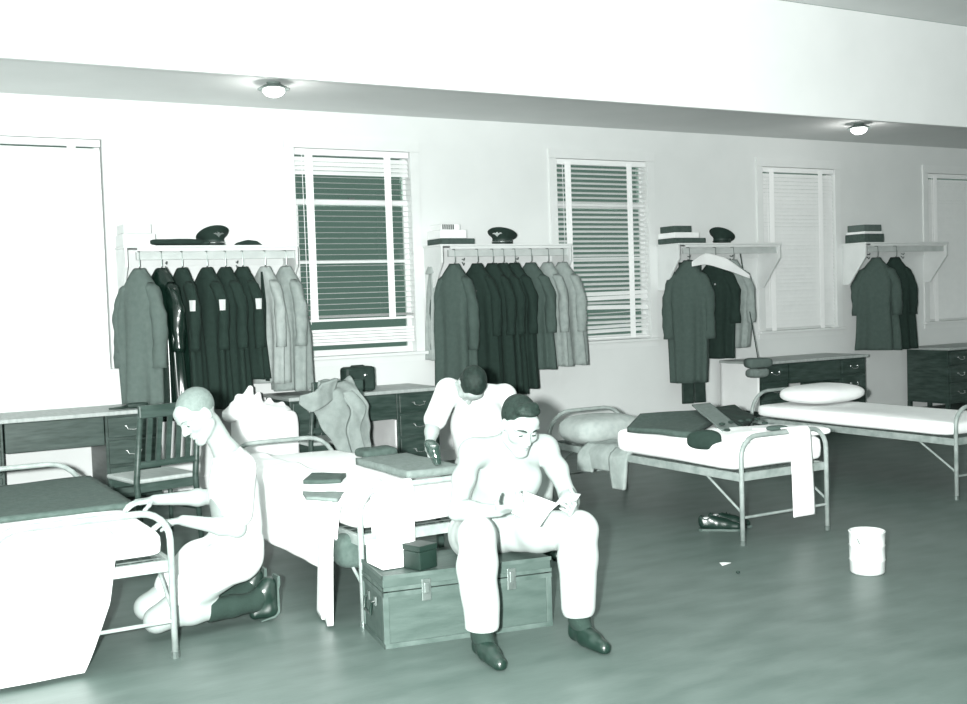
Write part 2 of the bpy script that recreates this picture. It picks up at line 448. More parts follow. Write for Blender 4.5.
shelf(BAY[2], 'white wall shelf with rail whose bracket overlaps the closed window')
shelf(BAY[3], 'white wall shelf cut off by the right side of the picture')

# ------------------------------------------------------------------ desks
def desk(x0, x1, label, yf=9.06):
    t = thing('desk', label, 'desk', ((x0+x1)/2, (yf+WY)/2, 0), 'wooden desks under the windows')
    z = .79; yb = WY-.03; pw = .42
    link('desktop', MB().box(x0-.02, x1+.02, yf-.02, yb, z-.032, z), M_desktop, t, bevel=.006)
    for (a, b) in ((x0, x0+pw), (x1-pw, x1)):
        link('pedestal', MB().box(a, b, yf+.02, yb-.02, .10, z-.032), M_dkwood, t, bevel=.004)
        for q in ((a, yf+.02), (b-.045, yf+.02), (a, yb-.065), (b-.045, yb-.065)):
            link('leg', MB().box(q[0], q[0]+.045, q[1], q[1]+.045, 0, .10), M_dkwood, t)
        for k, (za, zb) in enumerate(((.58, .74), (.37, .56), (.13, .35))):
            d = link('drawer', MB().box(a+.02, b-.02, yf, yf+.025, za, zb), M_dkwood, t, bevel=.006)
            xm = (a+b)/2; zm = (za+zb)/2+.01
            for s in (-1, 1): link('handle_boss', MB().lathe([(.004, 0), (.016, .003), (.016, .008), (.004, .012)], (xm+s*.055, yf-.002, zm-.006), 12), M_badge, d)
            link('handle_bail', MB().tube([(xm-.055, yf-.012, zm), (xm-.045, yf-.022, zm-.025), (xm, yf-.024, zm-.032), (xm+.045, yf-.022, zm-.025), (xm+.055, yf-.012, zm)], .004, 6), M_badge, d)
    link('centre_drawer', MB().box(x0+pw+.01, x1-pw-.01, yf+.004, yb-.1, .53, z-.035), M_dkwood, t, bevel=.004)
    return t
desk(.62, 2.20, 'dark wooden desk behind the slat-backed chair at left')
desk(3.30, 4.72, 'dark wooden desk behind the draped khaki jacket, case on top')
desk(8.66, 10.30, 'dark wooden desk under the closed blind, behind the white pillow')
desk(11.75, 13.2, 'dark wooden desk under the last window on the right')

# ------------------------------------------------------------------ chairs
def chair(x, y, rz=0, label=''):
    """faces the desks (+y); (x, y) = middle of the back legs"""
    t = thing('slat_back_chair', label, 'chair', (x, y, 0), 'wooden slat-back chairs at the desks')
    w = .21
    for s in (-1, 1):
        link('back_post', MB().tube([(x+s*w, y-.05, 0), (x+s*w, y+.0, .44), (x+s*(w-.005), y-.10, .93)], [.018, .022, .018], 8), M_dkwood, t, smooth=True)
        link('leg', MB().tube([(x+s*w, y+.40, 0), (x+s*w, y+.39, .43)], [.015, .02], 8), M_dkwood, t, smooth=True)
        link('side_stretcher', MB().tube([(x+s*w, y-.01, .22), (x+s*w, y+.39, .20)], .011, 8), M_dkwood, t)
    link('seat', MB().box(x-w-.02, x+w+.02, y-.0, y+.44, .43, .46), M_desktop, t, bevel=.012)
    for yy in (.01, .37): link('seat_rail', MB().box(x-w, x+w, y+yy, y+yy+.02, .37, .43), M_dkwood, t)
    link('top_rail', MB().box(x-w-.01, x+w+.01, y-.115, y-.085, .87, .955), M_dkwood, t, bevel=.008)
    link('lower_rail', MB().box(x-w, x+w, y-.04, y-.02, .54, .58), M_dkwood, t)
    for k in range(5):
        xx = x-w+.07+k*(2*w-.14)/4
        link('slat', MB().prism([(y-.04, .57), (y-.02, .57), (y-.085, .88), (y-.105, .88)], 'x', xx-.016, xx+.016), M_dkwood, t)
    t.rotation_euler = (0, 0, rz)
    return t
chair(1.86, 7.55, .20, label='dark wooden chair with vertical back slats, pushed up to the left desk')
chair(3.47, 8.52, label='dark wooden chair almost hidden under the draped khaki jacket')

# ------------------------------------------------------------------ beds
def bed(x0, y0, L, label, W=.75, m=M_greyen):
    """foot at y0, head at y0+L"""
    x1 = x0+W; t = thing('steel_cot', label, 'bed', ((x0+x1)/2, y0+L/2, 0), 'steel army cots')
    def arch(yy, H, nm, low=.17, r=.13):
        pts = [(x0, yy, 0), (x0, yy, H-r)]
        for k in range(1, 7): a = math.pi/2*k/6; pts.append((x0+r-r*math.cos(a), yy, H-r+r*math.sin(a)))
        for k in range(0, 6): a = math.pi/2*k/6; pts.append((x1-r+r*math.sin(a), yy, H-r+r*math.cos(a)))
        pts += [(x1, yy, H-r), (x1, yy, 0)]
        f = link(nm, MB().tube(pts, .0155, 12), m, t, smooth=True)
        link('cross_bar', MB().tube([(x0, yy, low), (x1, yy, low)], .009, 8), m, f)
        for xx in (x0, x1): link('leg_cap', MB().tube([(xx, yy, 0), (xx, yy, .03)], .02, 10), M_metal, f)
    arch(y0, .67, 'foot_frame'); arch(y0+L, .67, 'head_frame', r=.2)
    for xx in (x0, x1):
        link('side_rail', MB().box(xx-.012, xx+.012, y0, y0+L, .395, .445), m, t, bevel=.003)
        for s, yy in ((1, y0), (-1, y0+L)):
            link('brace', MB().tube([(xx, yy+s*.32, .40), (xx, yy, .20)], .008, 8), m, t)
    for yy in (y0+.02, y0+L-.02): link('end_rail', MB().box(x0, x1, yy-.012, yy+.012, .395, .445), m, t)
    sp = MB(); n = 12
    for i in range(n): xx = x0+(x1-x0)*(i+.5)/n; sp.box(xx-.006, xx+.006, y0+.02, y0+L-.02, .425, .431)
    for j in range(24): yy = y0+L*(j+.5)/24; sp.box(x0, x1, yy-.005, yy+.005, .431, .436)
    link('spring_mesh', sp, M_metal, t)
    return t
def mattress(x0, x1, y0, y1, z0, z1, label, m=M_sheet, seed=1, amp=.006, group=None):
    mb = superbox(((x0+x1)/2, (y0+y1)/2, (z0+z1)/2), ((x1-x0)/2, (y1-y0)/2, (z1-z0)/2), .12, .35, 72, 20, amp, 9, seed)
    return props(link('mattress', mb, m, smooth=True), label, 'mattress', group)

# ------------------------------------------------------------------ hanging clothes
def lerp_tab(tab, t):
    for (a, *va), (b, *vb) in zip(tab, tab[1:]):
        if t <= b: u = (t-a)/(b-a); return [x+(y-x)*u for x, y in zip(va, vb)]
    return list(tab[-1][1:])
def coat(x, zb, m, label, cat='coat', nm='coat', yaw=42, wide=1.0, thick=1.0, sleeves=.60, seed=1, fold=.014, patch=0, buttons=0, lining=None, ytop=9.432, collar=True, ztop=2.0, flare=1.12, hm=None):
    a = math.radians(yaw); bx, by = math.sin(a), -math.cos(a); nx, ny = -math.cos(a), -math.sin(a)
    O = Vector((x, ytop, ztop))
    def Wd(u, v, z): return Vector((O.x+bx*u+nx*v, O.y+by*u+ny*v, O.z+z))
    t = thing(nm, label, cat, O, 'clothes hanging from the coat rails'); Lz = ztop-zb
    f = wav(seed); g = wav(seed+50)
    tab = [(.085, .035, .035), (.10, .05, .045), (.14, .085, .055), (.20, .13, .063), (.27, .17, .07), (.36, .195, .078), (.5, .205, .082), (.7, .205, .085), (Lz+.001, .21*flare, .088)]
    n = 44; rows = 34; P = []
    for i in range(rows+1):
        s = i/rows; z = .085+(Lz-.085)*(s**1.25); hw, hd = lerp_tab(tab, z); hw *= wide; hd *= thick; row = []
        k = max(0, min(1, (z-.18)/.5))
        for j in range(n):
            th = 2*math.pi*j/n; c, sn = math.cos(th), math.sin(th)
            u = hw*math.copysign(abs(c)**.75, c); v = hd*math.copysign(abs(sn)**.8, sn)
            am = fold*k*(1+.6*s)
            r = am*(math.sin(5*th+3*f((seed, z*1.5, 0)))+.8*math.sin(8*th+seed+2*g((z, 1, seed))))
            u += r*c*.8; v += r*sn*1.2
            row.append(Wd(u+.01*k*f((z*3, 0, 1), 2), v, -z+(.012*g((c*3, sn*3, seed)) if i == rows else 0)))
        P.append(row)
    body = link('coat_body' if cat == 'coat' else 'garment_body', MB().grid(P, True), m, t, smooth=True)
    md = body.modifiers.new('thick', 'SOLIDIFY'); md.thickness = .006
    if sleeves:
        for s in (-1, 1):
            Q = []
            for i in range(17):
                q = i/16; z = .20+(sleeves-.02)*q; cu = s*(.105+.10*min(1, q*2.6)**.8)*wide; cv = .012+.02*q
                ru = .055*thick*(1-.12*q) if i else .03; rv = .05*thick*(1-.1*q) if i else .03; row = []
                for j in range(14):
                    th = 2*math.pi*j/14; rr = 1+.10*math.sin(3*th+z*14+seed)+.06*math.sin(z*40+seed+s)
                    row.append(Wd(cu+ru*rr*math.cos(th), cv+rv*rr*math.sin(th), -z))
                Q.append(row)
            sl = link('sleeve', MB().grid(Q, True), m, t, smooth=True); md = sl.modifiers.new('thick', 'SOLIDIFY'); md.thickness = .005
            if patch:
                z = .36
                link('sleeve_patch', MB().add([Wd(s*.235*wide-.02, .075*thick, -z), Wd(s*.235*wide+.028, .072*thick, -z), Wd(s*.235*wide+.024, .074*thick, -z-.09), Wd(s*.235*wide-.012, .077*thick, -z-.09), Wd(s*.235*wide-.02, .05*thick, -z), Wd(s*.235*wide+.028, .047*thick, -z), Wd(s*.235*wide+.024, .049*thick, -z-.09), Wd(s*.235*wide-.012, .052*thick, -z-.09)], [(0, 1, 2, 3), (4, 7, 6, 5), (0, 4, 5, 1), (1, 5, 6, 2), (2, 6, 7, 3), (3, 7, 4, 0)]), M_lining, sl)
    if collar:
        Q = []
        for i, (z, hw, hd) in enumerate(((.15, .088, .068), (.11, .068, .056), (.085, .054, .046), (.08, .046, .038), (.10, .04, .034))):
            Q.append([Wd(hw*math.cos(2*math.pi*j/16), hd*math.sin(2*math.pi*j/16), -z-.025*max(0, math.sin(2*math.pi*j/16))) for j in range(16)])
        link('collar', MB().grid(Q, True), m, t, smooth=True)
    if lining: # open front edge turned out
        rib = ribbon([Wd(.05, .085*thick, -.13), Wd(.085, .105*thick, -.4), Wd(.08, .11*thick, -.7), Wd(.10, .11*thick, -Lz+.03)], (bx, by, 0), [.02, .06, .05, .05], .005, .004, 20, seed, 6, 24)
        link('turned_lining', rib, lining, t, smooth=True)
    if buttons:
        for k in range(buttons):
            c = Wd(.03, .088*thick, -.35-k*.12)
            link('button', MB().tube([c, c+Vector((nx, ny, 0))*.012], .011, 10), M_badge, t)
    h = thing('coat_hanger', 'wire coat hanger holding the ' + label.split(',')[0], 'hanger', O, 'coat hangers on the rails')
    pts = [Wd(0, 0, -.115), Wd(0, 0, -.03)]+[Vector((O.x, 9.432-.0+.028*math.cos(q), O.z-.02+.035*math.sin(q)+.0)) for q in [math.pi*.0+math.pi*k/6 for k in range(-1, 6)]][::-1]
    pts = [Vector((O.x, O.y, O.z-.115)), Vector((O.x, O.y-.0, O.z-.085)), Vector((O.x, 9.405, O.z-.07)), Vector((O.x, 9.402, O.z-.01)), Vector((O.x, 9.404, O.z+.04)), Vector((O.x, 9.412, O.z+.054)), Vector((O.x, 9.45, O.z+.054)), Vector((O.x, 9.458, O.z+.04)), Vector((O.x, 9.458, O.z+.015))]
    link('hook', MB().tube(pts, .0035, 6), M_metal, h)
    link('shoulder_bar', MB().tube([Wd(-.10, 0, -.20), Wd(-.05, 0, -.15), Wd(0, 0, -.125), Wd(.05, 0, -.15), Wd(.10, 0, -.20)], .005, 6), M_rail, h, smooth=True)
    return t
# bay 1
coat(2.18, .80, M_overcoat, 'long grey wool overcoat, first coat on the left of the leftmost rail', yaw=36, wide=.98, thick=1.25, seed=1, sleeves=.72, flare=1.0)
coat(2.36, .66, M_gloss, 'glossy black raincoat, second on the leftmost rail', 'coat', 'raincoat', yaw=26, thick=1.15, seed=2, fold=.022)
coat(2.53, .80, M_black, 'black jacket with a white sleeve patch, third on the leftmost rail', 'jacket', 'jacket', yaw=18, wide=.95, seed=3, patch=1)
coat(2.74, .72, M_black, 'long black coat, fourth on the leftmost rail behind the kneeling man', yaw=26, seed=4, patch=1)
coat(2.90, .78, M_black, 'black coat with two bright buttons, fifth on the leftmost rail', yaw=26, seed=5, buttons=2)
coat(3.05, .95, M_black, 'short black jacket with a white patch, just left of the pale khaki jacket', 'jacket', 'jacket', yaw=26, seed=6, thick=.95, patch=1)
coat(3.25, .90, M_pale, 'pale khaki jacket with a dark open edge, above the white laundry heap', 'jacket', 'jacket', yaw=22, seed=7, lining=M_black, thick=.95, fold=.02, flare=.9)
coat(3.44, .83, M_khaki, 'creased khaki shirt, last on the leftmost rail beside the dark window', 'shirt', 'shirt', yaw=20, seed=8, thick=1.1, fold=.024, flare=.95)
# bay 2
coat(4.99, 1.00, M_pale, 'pale shirt showing only its edge behind the slate overcoat', 'shirt', 'shirt', yaw=5, seed=11, ytop=9.62, wide=.4, thick=.6, sleeves=0)
coat(5.12, .66, M_overcoat2, 'slate grey overcoat, broadest one on the middle rail', yaw=32, thick=1.1, seed=12, sleeves=.72, flare=1)
coat(5.37, .60, M_black, 'long black coat right beside the slate grey overcoat', yaw=34, seed=13, buttons=2)
coat(5.54, .66, M_black, 'black coat under the left half of the peaked cap', yaw=30, seed=14)
coat(5.66, .64, M_black, 'black coat under the right half of the peaked cap', yaw=26, seed=15)
coat(5.79, .68, M_black, 'black coat left of the charcoal jacket on the middle rail', yaw=30, seed=16)
coat(5.98, .86, M_overcoat2, 'charcoal jacket between the black coats and the khaki shirts', 'jacket', 'jacket', yaw=34, thick=1.1, seed=17, wide=1.05)
coat(6.18, .88, M_khaki, 'khaki shirt next to the charcoal jacket', 'shirt', 'shirt', yaw=20, seed=18, fold=.022)
coat(6.36, .88, M_khaki, 'wrinkled khaki shirt, last on the middle rail against the striped window', 'shirt', 'shirt', yaw=30, seed=19, fold=.02, thick=1.1)
# bay 3
coat(7.99, .60, M_overcoat2, 'long dark grey overcoat, alone at the left of the third rail', yaw=36, wide=1.08, thick=1.3, seed=21, sleeves=.75, flare=.85)
coat(8.36, .84, M_black, 'black jacket under the white cloth on the third rail', 'jacket', 'jacket', yaw=36, wide=1.08, thick=1.2, seed=22, buttons=1, flare=.9)
coat(8.62, .95, M_khaki, 'thin khaki shirt behind the black jacket of the third rail', 'shirt', 'shirt', yaw=40, seed=23, wide=.95, flare=.8)
# bay 4
coat(10.92, .80, M_overcoat2, 'dark overcoat at the right edge of the picture', yaw=36, wide=1.1, thick=1.3, seed=24)
coat(11.25, .8, M_black, 'black coat beyond the dark overcoat at the right edge', yaw=34, seed=25)

# trousers hanging below the overcoat, white cloth over the black jacket, tied bundle
def strip(name, label, cat, pts, side, width, m, group=None, **k):
    return props(link(name, ribbon(pts, side, width, **k), m, smooth=True), label, cat, group)
t = thing('trousers', 'dark trousers showing below the dark grey overcoat', 'trousers', (8.05, 9.5, .3))
for s, c in ((-1, 8.02), (1, 8.17)):
    link('trouser_leg', ribbon([(c, 9.52, 1.9), (c, 9.52, 1.2), (c+.01*s, 9.51, .36)], (1, -.3, 0), .13, .03, .01, 12, 5+s), M_ink, t, smooth=True)
strip('white_cloth', 'white cloth laid over the shoulders of the black jacket on the third rail', 'cloth',
      [at(692, 264, 9.13), at(706, 259, 9.16), at(726, 264, 9.13), at(750, 277, 9.10)], (.15, .25, .95), [.05, .13, .14, .03], M_sheet, amp=.012, freq=18, seed=5, nu=10)
b = thing('tied_bundle', 'grey cloth bundle hanging on a cord at the left end of the dark desk', 'bundle', (8.72, 9.0, .68))
link('cord', MB().tube([(8.72, 9.41, 1.98), (8.735, 9.33, 1.5), (8.62, 9.12, 1.10), (8.56, 9.0, .84)], .006, 6), M_ink, b)
link('rolled_cloth', superbox((8.56, 9.0, .79), (.15, .09, .06), .5, .6, 28, 16, .008, 30, 3, rot=-.3), M_overcoat, b, smooth=True)
link('lower_roll', superbox((8.55, 9.0, .685), (.12, .08, .05), .5, .6, 28, 16, .008, 30, 4, rot=-.2), M_blanket2, b, smooth=True)

# ------------------------------------------------------------------ things on the shelves (shelf top z = 2.10)
ST = 2.101
def soft(nm, label, cat, c, h, m, e=.35, e2=.5, amp=.004, freq=30, seed=1, rot=0, group=None, tilt=0):
    return props(link(nm, superbox(c, h, e, e2, 40, 20, amp, freq, seed, rot, tilt), m, smooth=True), label, cat, group)
def peaked_cap(x, y, rot, label, badge=True, tilt=.25, s=1.0):
    t = thing('peaked_cap', label, 'cap', (x, y, ST), 'peaked uniform caps on the shelves')
    m = Matrix.Rotation(rot, 3, 'Z')       # local -y is the front
    def T(p): return Vector((x, y, ST)) + m @ (Vector(p)*s)
    n = 30; P = []
    for r, z, o in ((.092, .012, 0), (.094, .05, 0), (.11, .072, .0), (.138, .092, .004), (.142, .102, .004), (.13, .112, .004), (.07, .118, 0), (.004, .119, 0)):
        P.append([T((r*math.cos(a)*.97, r*math.sin(a)*1.05+o, z+(-math.sin(a))*r*tilt*(1 if z > .06 else .15*0))) for a in [2*math.pi*k/n for k in range(n)]])
    link('crown', MB().grid(P, True), M_black, t, smooth=True)
    link('cap_band', MB().grid([[T((.096*math.cos(a), .1*math.sin(a), z)) for a in [2*math.pi*k/n for k in range(n)]] for z in (.008, .02, .046, .05)], True), M_ink, t, smooth=True)
    V = []
    for k in range(15):
        a = math.pi+math.pi*(k+1)/16; V.append([T((.095*math.cos(a), .098*math.sin(a), .014)), T((.115*math.cos(a), .125*math.sin(a)-.012*abs(math.sin(a)), .006)), T((.12*math.cos(a), .145*math.sin(a)-.02*abs(math.sin(a)), .001)), T((.118*math.cos(a), .143*math.sin(a)-.02*abs(math.sin(a)), -.0))])
    v = link('visor', MB().grid(V), M_leather, t, smooth=True); md = v.modifiers.new('t', 'SOLIDIFY'); md.thickness = .004
    link('chin_strap', MB().tube([T((.099*math.cos(a), .103*math.sin(a), .026)) for a in [math.pi+math.pi*(k+1)/16 for k in range(15)]], .006*s, 6), M_badge if badge else M_leather, t)
    if badge:   # spread-wing cap badge
        c = [(-.05, .008), (-.03, .018), (-.012, .012), (-.006, .022), (.006, .022), (.012, .012), (.03, .018), (.05, .008), (.025, .004), (.012, -.006), (.0, -.018), (-.012, -.006), (-.025, .004)]
        link('cap_badge', MB().add([T((p[0], -.134-.02*(p[1]), .087+p[1]*1.1)) for p in c]+[T((p[0], -.120-.02*p[1], .087+p[1]*1.1)) for p in c], [tuple(range(13)), tuple(range(25, 12, -1))]+[(i, (i+1) % 13, 13+(i+1) % 13, 13+i) for i in range(13)]), M_badge, t)
    return t
peaked_cap(2.83, 9.52, .1, 'black peaked cap with a winged badge, on the leftmost shelf', True, .45)
peaked_cap(5.72, 9.52, -.9, 'round black peaked cap on the middle shelf', True, .35, 1.05)
peaked_cap(8.56, 9.52, -1.2, 'black peaked cap on the third shelf, right of the boxes', False, .5)
def garrison(x0, x1, y, label, h=.05):
    mb = MB().prism([(x0, ST), (x0+.03, ST+h*.55), ((x0+x1)/2-.01, ST+h), (x1-.05, ST+h*.8), (x1, ST+.005), (x1-.02, ST)], 'y', y-.045, y+.045)
    return props(link('garrison_cap', mb, M_black, bevel=.008), label, 'cap')
garrison(3.01, 3.25, 9.5, 'flat folded black side cap right of the badged peaked cap')
soft('folded_uniform', 'flat folded black uniform left of the badged peaked cap', 'clothes', (2.50, 9.5, ST+.028), (.23, .14, .028), M_black, .3, .45, .004)
soft('folded_uniform', 'small dark folded garment between the flat uniform and the badged cap', 'clothes', (2.66, 9.44, ST+.018), (.11, .06, .018), M_ink, .4, .5)
def boxstack(x, y, tiers, labels):
    z = ST
    for (w, d, h, m, dx), lb in zip(tiers, labels):
        props(link('garment_box', MB().box(x+dx-w/2, x+dx+w/2, y-d/2, y+d/2, z+.0005, z+h), m, bevel=.006), lb, 'box', 'boxes piled on the shelves'); z += h+.001
    return COL.objects[-1]
boxstack(2.19, 9.56, [(.26, .30, .10, M_shelf, 0), (.22, .28, .08, M_shelf, -.01)],
         ['white box at the left end of the leftmost shelf, lower of its pile', 'white box at the left end of the leftmost shelf, upper of its pile'])
top_ = boxstack(5.14, 9.55, [(.36, .30, .055, M_blanket, .02), (.28, .28, .08, M_card, -.02), (.20, .24, .055, M_card, -.04)],
         ['flat dark box at the bottom of the pile on the middle shelf', 'white box in the middle of the pile on the middle shelf', 'small white box on top of the pile on the middle shelf'])
boxstack(7.99, 9.55, [(.42, .30, .055, M_blanket, .02), (.34, .28, .06, M_card, -.02), (.24, .24, .07, M_blanket, -.06)],
         ['flat dark box at the bottom of the pile on the third shelf', 'white box in the middle of the pile on the third shelf', 'dark box on top of the pile on the third shelf'])
boxstack(10.86, 9.55, [(.34, .30, .10, M_blanket, 0), (.32, .28, .03, M_card, 0), (.30, .26, .08, M_overcoat, 0)],
         ['large dark box at the bottom of the pile on the rightmost shelf', 'thin white box between the two dark boxes on the rightmost shelf', 'grey box on top of the pile on the rightmost shelf'])
# patterned end of the small upper boxes: rows of dark stripes
sb = MB()
for k in range(6): sb.box(5.008+k*.022, 5.021+k*.022, 9.427, 9.4295, ST+.142, ST+.188)
sb.v = [tuple(Vector(v)-top_.location) for v in sb.v]; sl_ = link('striped_label', sb, M_ink); sl_.parent = top_

strip('end_towel', 'white towel hanging on the left end of the desk under the closed blind', 'towel', [(8.645, 9.38, .785), (8.64, 9.38, .55), (8.638, 9.38, .25)], (0, 1, 0), .62, M_sheet, amp=.003, seed=31, thick=.008)
strip('hand_towel', 'white towel hanging inside the kneehole of the desk behind the draped khaki jacket', 'towel', [(4.290, 9.36, .52), (4.288, 9.36, .4), (4.288, 9.36, .13)], (0, 1, 0), .56, M_sheet, amp=.003, seed=32, thick=.006)
# ------------------------------------------------------------------ on and by the desks
DT = .791
t = thing("hairbrush", 'dark hairbrush lying on the left desk', 'brush', (1.98, 9.2, DT))
link('handle', MB().tube([(1.83, 9.15, DT+.012), (1.93, 9.17, DT+.012), (1.98, 9.18, DT+.016)], [.008, .011, .012], 8), M_ink, t, smooth=True)
link('bristles', superbox((2.06, 9.2, DT+.022), (.09, .03, .022), .6, .6, 24, 12), M_ink, t, smooth=True)
t = thing('leather_case', 'dark rounded case with a shiny clasp standing on the desk below the dark window', 'case', (4.07, 9.32, DT))
link('case_body', MB().box(3.84, 4.13, 9.12, 9.28, DT, DT+.22), M_ink, t, bevel=.03)
link('clasp', MB().lathe([(.004, .0), (.022, .004), (.022, .012), (.004, .016)], (4.02, 9.115, DT+.14), 14), M_badge, t)
link('carry_handle', MB().tube([(3.92, 9.2, DT+.218), (3.93, 9.2, DT+.228), (4.04, 9.2, DT+.228), (4.05, 9.2, DT+.218)], .006, 8), M_leather, t)

# laundry heap left of the draped jacket
t = thing('laundry_bag', 'tall heap of white laundry under the pale khaki jacket, left of the desk end', 'laundry', (2.98, 8.86, 0))
link('bag_sack', superbox((3.0, 8.86, .36), (.255, .15, .36), .28, .22, 60, 30, .012, 16, 4), M_sheet, t, smooth=True)
b = Body()
b.ell((2.98, 8.85, .70), (.25, .13, .09), k=.05)
for k, (px, py, r) in enumerate(((230, 404, .05), (237, 396, .045), (248, 386, .05), (256, 392, .05), (267, 398, .045), (279, 402, .045))):
    q = at(px, py, 8.84); b.cap(q+Vector((.02, 0, -.02)), (q.x+.04*math.sin(k*2), 8.85, .72), r*.6, r*1.5, k=.03)
b.mesh('loose_linen', M_sheet, t, vox=.010, noise=.010, freq=34)

# khaki jacket draped over the second chair
t = thing('draped_jacket', 'khaki jacket thrown over the chair back in front of the desk', 'jacket', (3.62, 8.4, .4))
link('jacket_body', ribbon([at(334, 392, 8.56), at(333, 380, 8.44), at(339, 391, 8.31), at(343, 408, 8.28), at(347, 432, 8.28), at(353, 448, 8.28), at(353, 463, 8.28)], (1, 0, 0), [.26, .26, .36, .46, .38, .30, .30], .012, .034, 26, 4, 40, 70, edge=.04), M_khaki, t, smooth=True)
link('sleeve', ribbon([at(334, 388, 8.30), at(322, 396, 8.25), at(312, 402, 8.25), at(300, 400, 8.30)], (.2, 0, 1), [.16, .20, .16, .06], .04, .028, 36, 9, 12, 26), M_khaki, t, smooth=True)
link('sleeve', ribbon([at(346, 392, 8.29), at(358, 408, 8.23), at(353, 430, 8.23), at(358, 452, 8.24)], (1, 0, .1), [.10, .13, .11, .10], .04, .024, 34, 12, 12, 26), M_khaki, t, smooth=True)

# ------------------------------------------------------------------ beds and bedding
bed(.50, 5.06, 2.05, 'steel cot in the left foreground with its foot rail beside the kneeling man')
bed(2.15, 5.0, 2.2, 'steel cot behind the wooden trunk, piled with white sheets', W=.78)
bed(4.78, 5.19, 2.15, 'white steel cot in the middle right with clothes laid over its foot', W=.73)
bed(7.0, 5.35, 2.1, 'steel cot at the far right with a pillow')
mattress(.52, 1.24, 5.10, 7.05, .446, .565, 'white-sheeted mattress on the left foreground cot', seed=1)
mattress(2.15, 2.93, 5.03, 7.15, .446, .60, 'white-sheeted mattress on the cot behind the trunk', seed=2, amp=.012)
mattress(4.77, 5.52, 5.21, 6.48, .446, .625, 'white-sheeted mattress on the cot with clothes on its foot', seed=3, amp=.01)
mattress(7.0, 7.75, 5.38, 7.42, .446, .57, 'thin pale mattress on the far right cot', m=M_sheet, seed=4)
def blanket(label, pts, m, thick=.02, amp=.006, seed=1, nm='blanket', cat='blanket', sub=20):
    """pts: four corners of the top outline, counter-clockwise"""
    a, b_, c, d = [Vector(p) for p in pts]; f = wav(seed); G = []
    for i in range(sub+1):
        u = i/sub; row = []
        for j in range(sub+1):
            v = j/sub; p = a.lerp(b_, v).lerp(d.lerp(c, v), u); row.append(p+Vector((.004*f(p, 30), .004*f(p, 25), amp*(1+f(p, 14))/1.0)))
        G.append(row)
    mb = MB(); n = sub+1; vs = [p for r in G for p in r]+[p-Vector((0, 0, thick)) for r in G for p in r]; o = n*n; fs = []
    for i in range(sub):
        for j in range(sub):
            q = (i*n+j, i*n+j+1, (i+1)*n+j+1, (i+1)*n+j); fs += [q, tuple(o+k for k in q[::-1])]
    for i in range(sub):
        for j in (0, sub): fs.append((i*n+j, (i+1)*n+j, o+(i+1)*n+j, o+i*n+j)); fs.append((j*n+i, j*n+i+1, o+j*n+i+1, o+j*n+i))
    mb.add(vs, fs)
    return props(link(nm, mb, m, smooth=True), label, cat)
blanket('dark blanket spread over the far part of the left foreground cot', [(.52, 5.85, .585), (1.275, 5.85, .585), (1.275, 7.0, .585), (.52, 7.0, .585)], M_blanket, .025)
strip('hanging_sheet', 'white sheet hanging from the foot of the left foreground cot', 'sheet', [(.62, 5.25, .59), (.62, 5.10, .575), (.62, 5.035, .52), (.62, 5.03, .30), (.60, 5.02, .02)], (1, 0, 0), [.80, .80, .78, .70, .5], M_sheet, amp=.012, freq=14, seed=8, nu=30)
# cot behind the trunk
strip('hanging_sheet', 'white sheet hanging down the side of the cot behind the trunk', 'sheet', [(2.35, 6.1, .62), (2.16, 6.1, .615), (2.11, 6.1, .55), (2.10, 6.1, .35), (2.09, 6.1, .22)], (0, 1, 0), [1.9, 1.9, 1.9, 1.85, 1.7], M_sheet, amp=.012, freq=12, seed=9, nu=50)
t = thing('white_trousers', 'white trousers hanging to the floor over the side of the cot, left of the trunk', 'trousers', (2.07, 5.25, 0))
for k, yy in enumerate((5.28, 5.16)):
    link('trouser_leg', ribbon([(2.4, yy, .635), (2.2, yy, .635), (2.10, yy, .60), (2.065-.02*k, yy, .40), (2.04-.02*k, yy-.02, .015)], (.25, 1, 0), [.15, .15, .16, .15, .17], .03, .008, 14, 20+k, 12, 40), M_sheet, t, smooth=True)
c = atz(325, 478, .63)
blanket('small dark folded cloth lying on the white cot behind the trunk', [atz(303, 481, .635), atz(340, 481, .635), atz(346, 474, .635), atz(312, 474, .635)], M_blanket, .02, nm='folded_cloth', cat='cloth', sub=8)
blanket('short grey strip of cloth nearest the foot rail of the cot behind the trunk', [atz(306, 499, .635), atz(337, 500, .635), atz(345, 493, .635), atz(303, 492, .635)], M_blanket2, .015, nm='belt', cat='belt', sub=8)
blanket('grey blanket folded at the right of the cot behind the trunk', [(2.66, 5.50, .64), (3.0, 5.50, .64), (3.0, 6.22, .64), (2.66, 6.22, .64)], M_blanket2, .04, .004, 4)
soft('rolled_blanket', 'dark rolled blanket at the far end of the folded grey blanket', 'blanket', (2.86, 6.36, .645), (.12, .09, .035), M_blanket, .4, .6, .008)
strip('towel', 'white towel hanging over the foot rail behind the trunk', 'towel', [(2.325, 5.03, .40), (2.325, 5.025, .66), (2.325, 5.0, .693), (2.325, 4.975, .66), (2.325, 4.972, .37)], (1, 0, 0), .205, M_sheet, amp=.003, seed=3, nu=10, thick=.008)
soft('duffel_roll', 'dark rolled duffel tucked under the foot of the cot behind the trunk', 'bag', (2.27, 5.17, .345), (.19, .09, .09), M_blanket, .6, .5, .008, seed=4)
